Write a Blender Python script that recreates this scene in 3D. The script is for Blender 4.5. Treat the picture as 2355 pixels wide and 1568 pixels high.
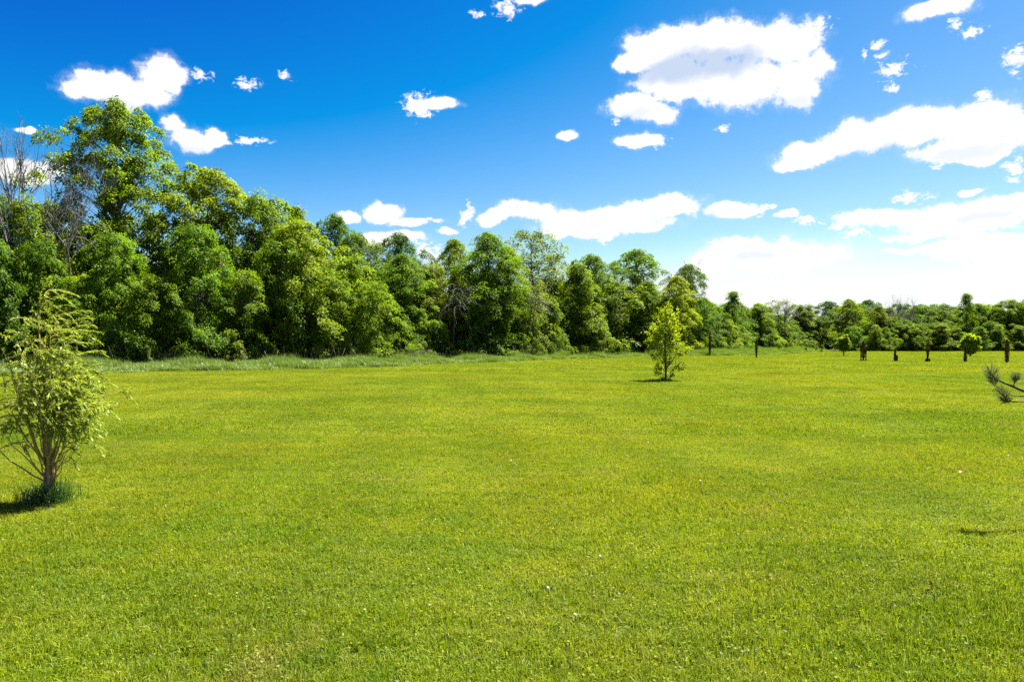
import bpy, math, random
import numpy as np
from mathutils import Vector

sc = bpy.context.scene
for o in list(bpy.data.objects):
    bpy.data.objects.remove(o, do_unlink=True)
COL = sc.collection
R = math.radians

# ------------------------------------------------------------------ camera
CAM_H = 1.8
cam_d = bpy.data.cameras.new('camera')
cam_d.sensor_width = 36.0
cam_d.lens = 24.0
cam_d.clip_end = 5000
cam = bpy.data.objects.new('camera', cam_d)
COL.objects.link(cam)
cam.location = (0, 0, CAM_H)
cam.rotation_euler = (R(90), 0, 0)
sc.camera = cam

# ------------------------------------------------------------------ sun
SUN_AZ = R(50)            # right of straight ahead
SUN_EL = R(61)
sun_dir = Vector((math.sin(SUN_AZ) * math.cos(SUN_EL), math.cos(SUN_AZ) * math.cos(SUN_EL), math.sin(SUN_EL)))
sun_d = bpy.data.lights.new('sun', 'SUN')
sun_d.energy = 5.0
sun_d.angle = R(0.53)
sun_d.color = (1.0, 0.955, 0.87)
sun = bpy.data.objects.new('sun', sun_d)
COL.objects.link(sun)
sun.rotation_euler = sun_dir.to_track_quat('Z', 'Y').to_euler()

# ------------------------------------------------------------------ exposure and renderer
sc.view_settings.view_transform = 'Standard'
sc.view_settings.look = 'None'
sc.view_settings.exposure = 2.2
sc.view_settings.gamma = 1.0
sc.view_settings.use_curve_mapping = False
sc.render.engine = 'CYCLES'
sc.cycles.max_bounces = 7
sc.cycles.diffuse_bounces = 5
sc.cycles.glossy_bounces = 2
sc.cycles.transmission_bounces = 5
sc.cycles.transparent_max_bounces = 4
sc.cycles.use_denoising = False
sc.cycles.sample_clamp_indirect = 4.0
sc.cycles.caustics_reflective = False
sc.cycles.caustics_refractive = False

# ------------------------------------------------------------------ node helper
class NT:
    def __init__(self, tree):
        self.t = tree
        self.l = tree.links
    def n(self, typ, **kw):
        nd = self.t.nodes.new(typ)
        for k, v in kw.items():
            setattr(nd, k, v)
        return nd
    def put(self, sock, v):
        if isinstance(v, bpy.types.NodeSocket):
            self.l.new(v, sock)
        elif v is not None:
            sock.default_value = v
    def math(self, op, a, b=None, c=None, clamp=False):
        nd = self.n('ShaderNodeMath', operation=op, use_clamp=clamp)
        for i, v in enumerate((a, b, c)):
            self.put(nd.inputs[i], v)
        return nd.outputs[0]
    def vmath(self, op, a, b=None, c=None):
        nd = self.n('ShaderNodeVectorMath', operation=op)
        for i, v in enumerate((a, b, c)):
            self.put(nd.inputs[i], v)
        return nd.outputs['Value'] if op in ('LENGTH', 'DOT_PRODUCT') else nd.outputs[0]
    def mix(self, f, a, b, blend='MIX'):
        nd = self.n('ShaderNodeMix', data_type='RGBA', blend_type=blend)
        self.put(nd.inputs[0], f); self.put(nd.inputs[6], a); self.put(nd.inputs[7], b)
        return nd.outputs[2]
    def noise(self, vec, scale, detail=3, rough=0.5, distort=0.0, dims='3D'):
        nd = self.n('ShaderNodeTexNoise', noise_dimensions=dims)
        self.put(nd.inputs['Vector'], vec)
        nd.inputs['Scale'].default_value = scale
        nd.inputs['Detail'].default_value = detail
        nd.inputs['Roughness'].default_value = rough
        nd.inputs['Distortion'].default_value = distort
        return nd.outputs['Fac']
    def smooth(self, v, a, b):
        nd = self.n('ShaderNodeMapRange', interpolation_type='SMOOTHSTEP')
        self.put(nd.inputs['Value'], v)
        self.put(nd.inputs['From Min'], a); self.put(nd.inputs['From Max'], b)
        return nd.outputs['Result']
    def maprange(self, v, a, b, c, d):
        nd = self.n('ShaderNodeMapRange')
        self.put(nd.inputs['Value'], v)
        for k, x in (('From Min', a), ('From Max', b), ('To Min', c), ('To Max', d)):
            nd.inputs[k].default_value = x
        return nd.outputs['Result']

# ------------------------------------------------------------------ sky with fair-weather clouds
world = bpy.data.worlds.new('World')
sc.world = world
world.use_nodes = True
W = NT(world.node_tree)
for nd in list(world.node_tree.nodes):
    world.node_tree.nodes.remove(nd)
sky = W.n('ShaderNodeTexSky', sky_type='NISHITA', sun_disc=False)
sky.sun_elevation = SUN_EL
sky.sun_rotation = SUN_AZ
sky.altitude = 200
sky.air_density = 0.8
sky.dust_density = 0.5
sky.ozone_density = 5.0
SKY_STRENGTH = 0.05
G = 4.35                  # sky value that just reaches white at this strength and exposure
# richer blue, the same over the whole sky
ss = W.n('ShaderNodeSeparateXYZ'); W.put(ss.inputs[0], sky.outputs[0])
def curve(v, off, k):
    return W.math('MULTIPLY', W.math('MINIMUM', W.math('MAXIMUM', W.math('MULTIPLY', W.math('SUBTRACT', v, off), k), .004), 1.0), G)
sc_ = W.n('ShaderNodeCombineXYZ')
for i_, (o_, k_) in enumerate(((1.40, .37), (1.36, .282), (0.0, .178))):
    W.put(sc_.inputs[i_], curve(ss.outputs[i_], o_, k_))
sk = sc_.outputs[0]

tc = W.n('ShaderNodeTexCoord')
sep = W.n('ShaderNodeSeparateXYZ'); W.put(sep.inputs[0], tc.outputs['Generated'])
az = W.math('ARCTAN2', sep.outputs[0], sep.outputs[1])
el = W.math('ARCSINE', sep.outputs[2])
cmb = W.n('ShaderNodeCombineXYZ'); W.put(cmb.inputs[0], az); W.put(cmb.inputs[1], el)
P0 = cmb.outputs[0]
wn = W.n('ShaderNodeTexNoise'); W.put(wn.inputs['Vector'], P0)
wn.inputs['Scale'].default_value = 22; wn.inputs['Detail'].default_value = 3
warp = W.vmath('MULTIPLY', W.vmath('SUBTRACT', wn.outputs['Color'], (0.5, 0.5, 0.5)), (0.045, 0.03, 0.0))
PW = W.vmath('ADD', P0, warp)

FD = 1570.0               # focal length in the units the sky was measured in
def azel(px, py):
    dx = (px - 1177) / FD; dz = (784 - py) / FD
    return math.atan2(dx, 1), math.atan2(dz, math.hypot(1, dx))
def lobe_params(cx, cy, rx, ry):
    a, e = azel(cx, cy)
    a2, _ = azel(cx + rx, cy); a1, _ = azel(cx - rx, cy)
    _, e2 = azel(cx, cy - ry); _, e1 = azel(cx, cy + ry)
    return a, e, max(abs(a2 - a1) / 2, 0.004), max(abs(e2 - e1) / 2, 0.003)

clouds = [
 (215,198,78,44),(290,208,110,46),(372,165,58,44),(398,185,34,45),(270,238,42,22),(172,200,36,26),
 (462,180,20,10),(568,189,20,11),(657,178,14,7),
 (395,290,34,26),(440,320,56,30),(495,312,36,24),(582,322,28,8),(520,325,20,8),
 (55,402,88,34),(20,395,60,30),(130,395,30,18),(55,300,40,7),
 (965,245,30,24),(1005,240,46,18),(968,262,26,12),
 (1165,12,28,16),(1225,3,44,14),(1172,28,12,14),(1100,35,12,8),
 (1520,112,100,52),(1640,95,130,60),(1790,95,112,58),(1835,185,82,64),(1700,190,130,68),(1560,185,110,55),
 (1450,240,62,34),(1505,268,62,28),(1440,140,40,28),(1885,150,40,40),(1885,55,25,12),
 (1300,312,34,14),(1470,328,54,18),(1665,291,16,8),(1410,282,8,8),(1520,330,15,10),
 (1870,352,100,30),(1990,315,112,46),(2110,292,120,52),(2230,288,130,54),(2330,300,70,48),(2200,345,120,28),(2268,356,60,20),(1830,372,60,16),
 (2050,158,32,16),(2020,97,20,7),(2048,200,16,10),(2345,130,30,22),(2150,18,88,28),(2240,65,26,14),(2345,382,32,20),(2230,440,44,11),
 (2095,452,32,11),(2258,232,22,14),(2020,127,18,8),(1985,125,8,10),(2150,378,14,10),(2320,180,12,8),(2190,50,14,8),(2330,412,18,6),
 (800,495,36,15),(875,487,46,25),(940,510,52,12),(895,545,92,20),(985,582,32,18),(1030,528,34,7),(1075,495,10,20),(1000,508,20,5),
 (1135,499,46,22),(1215,484,82,28),(1400,500,150,30),(1530,475,98,34),(1350,526,130,24),(1450,520,110,20),(1280,505,60,26),(1390,545,25,9),
 (1680,487,72,24),(1740,482,26,12),(1810,497,38,10),(1865,508,20,7),(1780,475,14,6),
 (2010,500,98,25),(2220,500,180,42),(2310,480,90,32),(2190,532,180,16),(2280,568,190,32),(1968,536,32,9),(2380,600,170,40),(1930,520,28,8),(2080,570,80,10),
 (1700,575,110,30),(1790,590,150,42),(1640,600,60,40),
]
params = [lobe_params(*c) for c in clouds if c[2] >= 34]
small = [lobe_params(c[0], c[1], c[2] * 1.4, c[3] * 1.5) for c in clouds if c[2] < 34]

def field(lst, vec):
    acc = None
    for (a, e, ra, re) in lst:
        q = W.vmath('MULTIPLY_ADD', vec, (1 / ra, 1 / re, 0), (-a / ra, -e / re, 0))
        d = W.vmath('LENGTH', q)
        if acc is None:
            acc = d
        else:
            acc = W.math('SMOOTH_MIN', acc, d, 0.25)
    return W.math('SUBTRACT', 1.0, acc)
F = field(params, PW)
FS = field(small, PW)
# beyond the picture the same kind of sky goes on: scattered cumulus all round and overhead
side = W.smooth(W.math('MAXIMUM', W.math('SUBTRACT', W.math('ABSOLUTE', az), 0.74), W.math('SUBTRACT', el, 0.56)), 0.0, 0.12)
nw = W.noise(W.vmath('MULTIPLY', PW, (1, 2.0, 1)), 5.5, 2, 0.5)
F = W.math('MAXIMUM', F, W.math('SUBTRACT', W.math('MULTIPLY', W.math('MULTIPLY', W.math('SUBTRACT', nw, 0.6), 6.0), side), W.math('MULTIPLY', W.math('SUBTRACT', 1.0, side), 3.0)))
nz = W.noise(P0, 34, 8, 0.66)
nzb = W.noise(W.vmath('ADD', P0, (9.1, 2.7, 0)), 120, 5, 0.62)
nz2 = W.noise(W.vmath('ADD', P0, (3.1, 1.7, 0)), 13, 3, 0.5)
dens = W.math('MULTIPLY_ADD', F, 1.6, W.math('MULTIPLY', W.math('SUBTRACT', nz, 0.5), 1.5))
dens = W.math('ADD', dens, W.math('MULTIPLY', W.math('SUBTRACT', nzb, 0.5), 0.75))
alpha = W.math('MAXIMUM', W.smooth(dens, -0.06, 0.5), W.math('MULTIPLY', W.smooth(dens, -0.4, 0.4), 0.16))
# little shreds of cloud: ragged, thin at the rim
nzs = W.noise(W.vmath('MULTIPLY', W.vmath('ADD', P0, (5.3, 7.7, 0)), (1, 1.5, 1)), 95, 7, 0.66, 0.5)
ds = W.math('ADD', W.math('MULTIPLY_ADD', FS, 1.0, -0.10), W.math('MULTIPLY', W.math('SUBTRACT', nzs, 0.5), 3.8))
alpha = W.math('MAXIMUM', alpha, W.math('MULTIPLY', W.smooth(ds, -0.1, 0.75), 0.96))
# thin bright veil low in the sky towards the sun
veil = [(0.38, 0.075, 0.20, 0.06), (0.52, 0.04, 0.36, 0.055)]
FV = field(veil, PW)
va = W.math('MULTIPLY', W.smooth(W.math('ADD', FV, W.math('MULTIPLY', W.math('SUBTRACT', nz2, 0.5), 0.6)), -0.35, 0.9), 0.8)
# grey bellies
def belly(lst, amt):
    f_ = field([lobe_params(*c) for c in lst], PW)
    return W.math('MULTIPLY', W.smooth(W.math('ADD', f_, W.math('MULTIPLY', W.math('SUBTRACT', nz, 0.5), 0.7)), -0.15, 0.6), amt)
gf = W.math('MAXIMUM', belly([(1560,162,125,40),(1650,145,140,46)], 0.80),
            belly([(2010,352,100,20),(2210,352,120,19),(1735,588,60,12),(2250,500,100,13),(270,240,60,16),(450,340,50,14),(1450,270,60,20),(1780,235,110,22)], 0.34))
CL = G * 1.12
ccol = W.mix(gf, (CL * 1.0, CL * 1.0, CL * 1.0, 1), (CL * 0.44, CL * 0.56, CL * 0.78, 1))
s1 = W.mix(va, sk, (CL * .90, CL * .92, CL * .93, 1))
s2 = W.mix(alpha, s1, ccol)
bg = W.n('ShaderNodeBackground'); W.put(bg.inputs[0], s2); bg.inputs[1].default_value = SKY_STRENGTH
wo = W.n('ShaderNodeOutputWorld'); W.l.new(bg.outputs[0], wo.inputs[0])
world.cycles.sampling_method = 'MANUAL'
world.cycles.sample_map_resolution = 512

# ------------------------------------------------------------------ materials
def new_mat(name):
    m = bpy.data.materials.new(name); m.use_nodes = True
    for nd in list(m.node_tree.nodes):
        m.node_tree.nodes.remove(nd)
    return m, NT(m.node_tree)

def leafy(t, col, trans, gloss, rough, tcol=None):
    d = t.n('ShaderNodeBsdfDiffuse'); t.put(d.inputs[0], col)
    tr = t.n('ShaderNodeBsdfTranslucent'); t.put(tr.inputs[0], tcol if tcol is not None else col)
    m = t.n('ShaderNodeMixShader'); m.inputs[0].default_value = trans
    t.l.new(d.outputs[0], m.inputs[1]); t.l.new(tr.outputs[0], m.inputs[2])
    g = t.n('ShaderNodeBsdfGlossy'); g.inputs[0].default_value = (.9, .95, .85, 1); g.inputs['Roughness'].default_value = rough
    m2 = t.n('ShaderNodeMixShader'); m2.inputs[0].default_value = gloss
    t.l.new(m.outputs[0], m2.inputs[1]); t.l.new(g.outputs[0], m2.inputs[2])
    o = t.n('ShaderNodeOutputMaterial'); t.l.new(m2.outputs[0], o.inputs[0])

def leaf_material(name, const=None, trans=0.5, gloss=0.009, rough=0.5):
    """leaf colour: the object's own colour (or a constant), varied leaf by leaf"""
    m, t = new_mat(name)
    if const is None:
        oi = t.n('ShaderNodeObjectInfo'); base = oi.outputs['Color']
    else:
        rgb = t.n('ShaderNodeRGB'); rgb.outputs[0].default_value = (*const, 1); base = rgb.outputs[0]
    at = t.n('ShaderNodeAttribute', attribute_name='tint')
    geo = t.n('ShaderNodeNewGeometry')
    nz = t.noise(geo.outputs['Position'], 0.5, 2)
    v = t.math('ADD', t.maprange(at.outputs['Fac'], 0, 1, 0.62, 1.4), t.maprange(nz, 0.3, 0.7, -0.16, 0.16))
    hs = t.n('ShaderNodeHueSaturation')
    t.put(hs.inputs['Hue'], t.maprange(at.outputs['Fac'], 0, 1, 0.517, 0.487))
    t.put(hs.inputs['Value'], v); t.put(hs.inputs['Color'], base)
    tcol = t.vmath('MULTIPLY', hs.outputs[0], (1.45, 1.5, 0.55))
    leafy(t, hs.outputs[0], trans, gloss, rough, tcol)
    return m

def bark_material(name, c1, c2, scale=6.0):
    m, t = new_mat(name)
    tcn = t.n('ShaderNodeTexCoord')
    v = t.vmath('MULTIPLY', tcn.outputs['Object'], (1, 1, 0.18))
    nz = t.noise(v, scale * 3, 6, 0.65)
    n2 = t.noise(tcn.outputs['Object'], scale * .35, 3)
    f = t.math('ADD', t.math('MULTIPLY', nz, .7), t.math('MULTIPLY', n2, .4), clamp=True)
    col = t.mix(t.smooth(f, .35, .75), (*c1, 1), (*c2, 1))
    p = t.n('ShaderNodeBsdfPrincipled'); t.put(p.inputs['Base Color'], col); p.inputs['Roughness'].default_value = .85
    b = t.n('ShaderNodeBump'); b.inputs['Strength'].default_value = .6; b.inputs['Distance'].default_value = .02
    t.put(b.inputs['Height'], nz); t.l.new(b.outputs[0], p.inputs['Normal'])
    o = t.n('ShaderNodeOutputMaterial'); t.l.new(p.outputs[0], o.inputs[0])
    return m

def lawn_colour(t, pos, tint):
    """mown lawn: yellow-green and deeper green patches, streaks along the mowing, some straw"""
    big = t.noise(pos, 0.11, 3, 0.55)
    streak = t.noise(t.vmath('MULTIPLY', pos, (0.17, 0.36, 1)), 1.0, 3, 0.55)
    med = t.noise(pos, 1.5, 4, 0.6)
    f = t.math('ADD', t.math('MULTIPLY', big, .62), t.math('ADD', t.math('MULTIPLY', streak, .45), t.math('MULTIPLY', med, .45)))
    f = t.smooth(f, 0.56, 0.98)
    c = t.mix(f, (0.132, 0.194, 0.005, 1), (0.250, 0.258, 0.010, 1))
    dk = t.noise(t.vmath('MULTIPLY', t.vmath('ADD', pos, (31, 12, 0)), (0.16, 0.34, 1)), 1.0, 4, 0.60)
    c = t.mix(t.math('MULTIPLY', t.smooth(dk, .48, .68), .46), c, (0.100, 0.150, 0.008, 1))
    fine = t.noise(pos, 9.0, 3, 0.6)
    c = t.mix(t.math('MULTIPLY', t.smooth(fine, .56, .74), .42), c, (0.105, 0.168, 0.004, 1))
    dry = t.noise(t.vmath('ADD', pos, (17, 5, 0)), 0.75, 4, 0.65)
    c = t.mix(t.math('MULTIPLY', t.smooth(dry, .57, .74), .5), c, (0.27, 0.235, 0.05, 1))
    sx = t.n('ShaderNodeSeparateXYZ'); t.put(sx.inputs[0], pos)
    wob = t.math('MULTIPLY', t.noise(pos, .25, 2), 2.5)
    band = t.math('SINE', t.math('ADD', t.math('MULTIPLY', t.math('ADD', sx.outputs[0], t.math('MULTIPLY', sx.outputs[1], .12)), 2.9), wob))
    c = t.vmath('SCALE', c); c.node.inputs['Scale'].default_value = 1.0; t.put(c.node.inputs['Scale'], t.math('MULTIPLY_ADD', band, .045, 1.0))
    if tint is not None:
        hs = t.n('ShaderNodeHueSaturation')
        t.put(hs.inputs['Hue'], t.maprange(tint, 0, 1, 0.522, 0.482))
        t.put(hs.inputs['Value'], t.maprange(tint, 0, 1, 0.62, 1.36)); t.put(hs.inputs['Color'], c)
        c = hs.outputs[0]
        st = t.math('GREATER_THAN', tint, 0.965)
        c = t.mix(st, c, (0.34, 0.31, 0.09, 1))
    return c

m_leaf = leaf_material('tree_leaf')
m_under = leaf_material('undergrowth_leaf', const=(0.075, 0.13, 0.008))
m_bramble = leaf_material('bramble_leaf', const=(0.12, 0.17, 0.014))
m_willow = leaf_material('willow_leaf', trans=.45, gloss=.03, rough=.4)
m_bark = bark_material('grey_brown_bark', (0.035, 0.028, 0.02), (0.12, 0.10, 0.075))
m_dead = bark_material('dead_grey_wood', (0.09, 0.08, 0.07), (0.22, 0.20, 0.175))
m_twig = bark_material('yellow_willow_twig', (0.20, 0.135, 0.038), (0.42, 0.30, 0.09), 14)
m_wtrunk = bark_material('willow_trunk', (0.10, 0.075, 0.05), (0.30, 0.24, 0.16), 14)

m_blade, t = new_mat('lawn_blade')
geo = t.n('ShaderNodeNewGeometry'); at = t.n('ShaderNodeAttribute', attribute_name='tint')
c = lawn_colour(t, geo.outputs['Position'], at.outputs['Fac'])
leafy(t, c, .42, .010, .5, t.vmath('MULTIPLY', c, (1.35, 1.4, .7)))

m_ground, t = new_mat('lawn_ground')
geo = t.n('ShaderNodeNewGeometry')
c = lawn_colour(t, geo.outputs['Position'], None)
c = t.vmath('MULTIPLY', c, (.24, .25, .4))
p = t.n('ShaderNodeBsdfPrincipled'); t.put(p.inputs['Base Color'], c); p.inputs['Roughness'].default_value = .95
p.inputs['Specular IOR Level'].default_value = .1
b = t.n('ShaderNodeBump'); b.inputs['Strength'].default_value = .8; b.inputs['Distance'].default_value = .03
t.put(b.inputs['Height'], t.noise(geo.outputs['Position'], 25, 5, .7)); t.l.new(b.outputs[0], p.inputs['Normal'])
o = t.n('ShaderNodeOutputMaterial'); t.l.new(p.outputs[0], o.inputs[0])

def simple_mat(name, c1, c2, scale, rough=.9):
    m, t = new_mat(name)
    geo = t.n('ShaderNodeNewGeometry')
    nz = t.noise(geo.outputs['Position'], scale, 5, .65)
    col = t.mix(t.smooth(nz, .35, .68), (*c1, 1), (*c2, 1))
    p = t.n('ShaderNodeBsdfPrincipled'); t.put(p.inputs['Base Color'], col); p.inputs['Roughness'].default_value = rough
    b = t.n('ShaderNodeBump'); b.inputs['Strength'].default_value = .7; b.inputs['Distance'].default_value = .02
    t.put(b.inputs['Height'], nz); t.l.new(b.outputs[0], p.inputs['Normal'])
    o = t.n('ShaderNodeOutputMaterial'); t.l.new(p.outputs[0], o.inputs[0])
    return m
m_forest = simple_mat('leaf_litter', (0.03, 0.028, 0.014), (0.07, 0.075, 0.022), 1.8)
m_soil = simple_mat('bare_soil', (0.09, 0.065, 0.04), (0.20, 0.155, 0.10), 22)

def tint_mat(name, lo, hi, trans=.4, gloss=.04, rough=.45, tm=(1.35, 1.4, .7)):
    m, t = new_mat(name)
    at = t.n('ShaderNodeAttribute', attribute_name='tint')
    c = t.mix(at.outputs['Fac'], (*lo, 1), (*hi, 1))
    leafy(t, c, trans, gloss, rough, t.vmath('MULTIPLY', c, tm))
    return m
m_tall = tint_mat('tall_grass_blade', (0.060, 0.110, 0.012), (0.140, 0.190, 0.032))
m_tuft = tint_mat('tuft_blade', (0.03, 0.085, 0.012), (0.085, 0.16, 0.018))
m_tussock = tint_mat('tussock_blade', (0.070, 0.135, 0.005), (0.145, 0.215, 0.007), .4, .008)
m_stalk = tint_mat('dry_stalk', (0.16, 0.13, 0.07), (0.34, 0.29, 0.18), .1, .02)
m_needle = tint_mat('pine_needle', (0.085, 0.120, 0.028), (0.25, 0.27, 0.095), .2, .10, .35, (1.1, 1.15, .9))
m_cedar = tint_mat('cedar_foliage', (0.028, 0.021, 0.007), (0.078, 0.056, 0.017), .15, .03)
m_puff = tint_mat('dandelion_puff', (0.62, 0.62, 0.56), (0.85, 0.85, 0.80), .5, .0, .5, (1, 1, 1))
m_dryleaf = tint_mat('dry_leaf', (0.16, 0.07, 0.03), (0.26, 0.12, 0.05), .25, .05)

# ------------------------------------------------------------------ mesh building
class MB:
    """collects vertices and faces with a per-face tint"""
    def __init__(self):
        self.v, self.f, self.t = [], [], []      # arrays, face arrays (n,k), tint arrays
        self.n = 0
    def add(self, verts, faces, tint=0.5):
        verts = np.asarray(verts, float).reshape(-1, 3); faces = np.asarray(faces, int)
        self.v.append(verts); self.f.append(faces + self.n)
        self.t.append(np.full(len(faces), tint) if np.isscalar(tint) else np.asarray(tint))
        self.n += len(verts)
    def tube(self, pts, rad, sides=6, tint=.5):
        pts = np.asarray(pts, float); k = len(pts)
        rad = np.broadcast_to(rad, (k,)) if np.ndim(rad) == 0 else np.asarray(rad)
        tg = np.gradient(pts, axis=0); tg /= np.linalg.norm(tg, axis=1)[:, None] + 1e-9
        ref = np.where(np.abs(tg[:, 2:3]) > .9, np.array([[1., 0, 0]]), np.array([[0, 0, 1.]]))
        if np.abs(tg[:, 2]).max() > .9 and np.abs(tg[:, 2]).min() <= .9:
            ref = np.tile([[.8, .6, .05]], (k, 1))
        s = np.cross(tg, ref); s /= np.linalg.norm(s, axis=1)[:, None] + 1e-9
        u = np.cross(s, tg)
        a = np.arange(sides) * 2 * np.pi / sides
        ring = pts[:, None] + rad[:, None, None] * (np.cos(a)[None, :, None] * s[:, None] + np.sin(a)[None, :, None] * u[:, None])
        i = np.arange(k - 1)[:, None] * sides; j = np.arange(sides)[None]
        j2 = (j + 1) % sides
        fs = np.stack([i + j, i + j2, i + sides + j2, i + sides + j], -1).reshape(-1, 4)
        self.add(ring.reshape(-1, 3), fs, tint)
    def leaves(self, p, ax, nrm, ln, wd, tint, bend=0.0):
        """rhombic leaves: position, axis, normal, length, width (all arrays)"""
        ax = ax / (np.linalg.norm(ax, axis=1)[:, None] + 1e-9)
        s = np.cross(ax, nrm); s /= np.linalg.norm(s, axis=1)[:, None] + 1e-9
        up = np.cross(s, ax)
        ln = np.asarray(ln).reshape(-1, 1) * np.ones((len(p), 1)); wd = np.asarray(wd).reshape(-1, 1) * np.ones((len(p), 1))
        m = p + ax * ln * .45 + up * ln * bend
        v = np.stack([p, m + s * wd * .5, p + ax * ln - up * ln * bend * .3, m - s * wd * .5], 1)
        f = np.arange(len(p) * 4).reshape(-1, 4)
        self.add(v.reshape(-1, 3), f, tint)
    def blades(self, p, h, w, lean, ang, tint):
        """curved blades, 5 vertices each: a quad and a tip triangle"""
        n = len(p)
        d = np.stack([np.cos(ang), np.sin(ang), np.zeros(n)], 1)
        fa = ang + np.pi / 2 + RNG.uniform(-.9, .9, n)
        s = np.stack([np.cos(fa), np.sin(fa), np.zeros(n)], 1) * (np.asarray(w) * .5).reshape(-1, 1)
        h = np.asarray(h).reshape(-1, 1); lean = np.asarray(lean).reshape(-1, 1)
        up = np.array([[0, 0, 1.]])
        mid = p + up * h * .55 + d * h * lean * .3
        tip = p + up * h * (1 - .35 * lean) + d * h * lean
        v = np.stack([p - s, p + s, mid - s * .8, mid + s * .8, tip], 1).reshape(-1, 3)
        b = (np.arange(n) * 5)[:, None]
        self.add(v, b + np.array([[0, 1, 3, 2]]), tint)
        self.f.append(b + np.array([[2, 3, 4]]) + self.n - len(v)); self.t.append(np.asarray(tint) * np.ones(n))
    def mesh(self, name, mat, smooth=False):
        me = bpy.data.meshes.new(name)
        V = np.concatenate(self.v)
        loops = np.concatenate([f.ravel() for f in self.f])
        sizes = np.concatenate([np.full(len(f), f.shape[1]) for f in self.f])
        starts = np.concatenate([[0], np.cumsum(sizes)[:-1]])
        me.vertices.add(len(V)); me.vertices.foreach_set('co', V.astype(np.float32).ravel())
        me.loops.add(len(loops)); me.loops.foreach_set('vertex_index', loops.astype(np.int32))
        me.polygons.add(len(sizes)); me.polygons.foreach_set('loop_start', starts.astype(np.int32))
        try:
            me.polygons.foreach_set('loop_total', sizes.astype(np.int32))
        except Exception:
            pass
        at = me.attributes.new('tint', 'FLOAT', 'FACE')
        at.data.foreach_set('value', np.clip(np.concatenate(self.t), 0, 1).astype(np.float32))
        if smooth:
            me.polygons.foreach_set('use_smooth', np.ones(len(sizes), bool))
        me.update(calc_edges=True)
        me.materials.append(mat)
        return me

RNG = np.random.default_rng(11)
def unit(n, rng):
    v = rng.normal(size=(n, 3)); return v / np.linalg.norm(v, axis=1)[:, None]

def link(name, data, parent=None, loc=None, rz=0.0, scale=None, color=None):
    o = bpy.data.objects.new(name, data); COL.objects.link(o)
    if parent is not None: o.parent = parent
    if loc is not None: o.location = loc
    o.rotation_euler = (0, 0, rz)
    if scale is not None: o.scale = scale
    if color is not None: o.color = (*color, 1)
    return o
def tag(o, label, cat=None, group=None, kind=None):
    if label: o['label'] = label
    if cat: o['category'] = cat
    if group: o['group'] = group
    if kind: o['kind'] = kind
    return o

# ------------------------------------------------------------------ ground
def gz(x, y):
    """gentle unevenness of the field"""
    return (.022 * np.sin(x * .9 + 1.3 * np.sin(y * .35)) * np.sin(y * .7 + .8 * np.sin(x * .4))
            + .03 * np.sin(x * .23 + 1.1) * np.sin(y * .29 + .4))

def ground_sheet():
    ys = np.concatenate([np.linspace(-40, 0, 9), np.linspace(.5, 40, 80), np.linspace(41, 160, 120), np.array([200, 300, 500, 900, 1500])])
    xs = np.concatenate([[-1200, -600, -300, -150], np.linspace(-80, 100, 181), [150, 300, 600, 1200]])
    X, Y = np.meshgrid(xs, ys); Z = gz(X, Y) * np.clip((170 - Y) / 20, 0, 1)
    mb = MB(); k = len(xs)
    i, j = np.meshgrid(np.arange(len(ys) - 1), np.arange(k - 1), indexing='ij')
    a = (i * k + j).ravel()
    mb.add(np.stack([X, Y, Z], -1).reshape(-1, 3), np.stack([a, a + 1, a + k + 1, a + k], 1))
    return mb.mesh('ground', m_ground, True)
tag(link('ground', ground_sheet()), None, kind='structure')

# edge of the mown lawn and front of the wood, as x, y on the ground
mow = [(-60, 22), (-45, 29), (-27.7, 37), (-23, 38), (-10.8, 45), (-2.8, 57), (13.4, 77), (23.5, 81.5), (31, 86), (35.5, 91), (44, 103), (58, 125)]
def mow_at(s):
    m = np.array(mow); d = np.concatenate([[0], np.cumsum(np.linalg.norm(np.diff(m, axis=0), axis=1))])
    return np.stack([np.interp(s, d, m[:, 0]), np.interp(s, d, m[:, 1])], -1), d[-1]

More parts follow.
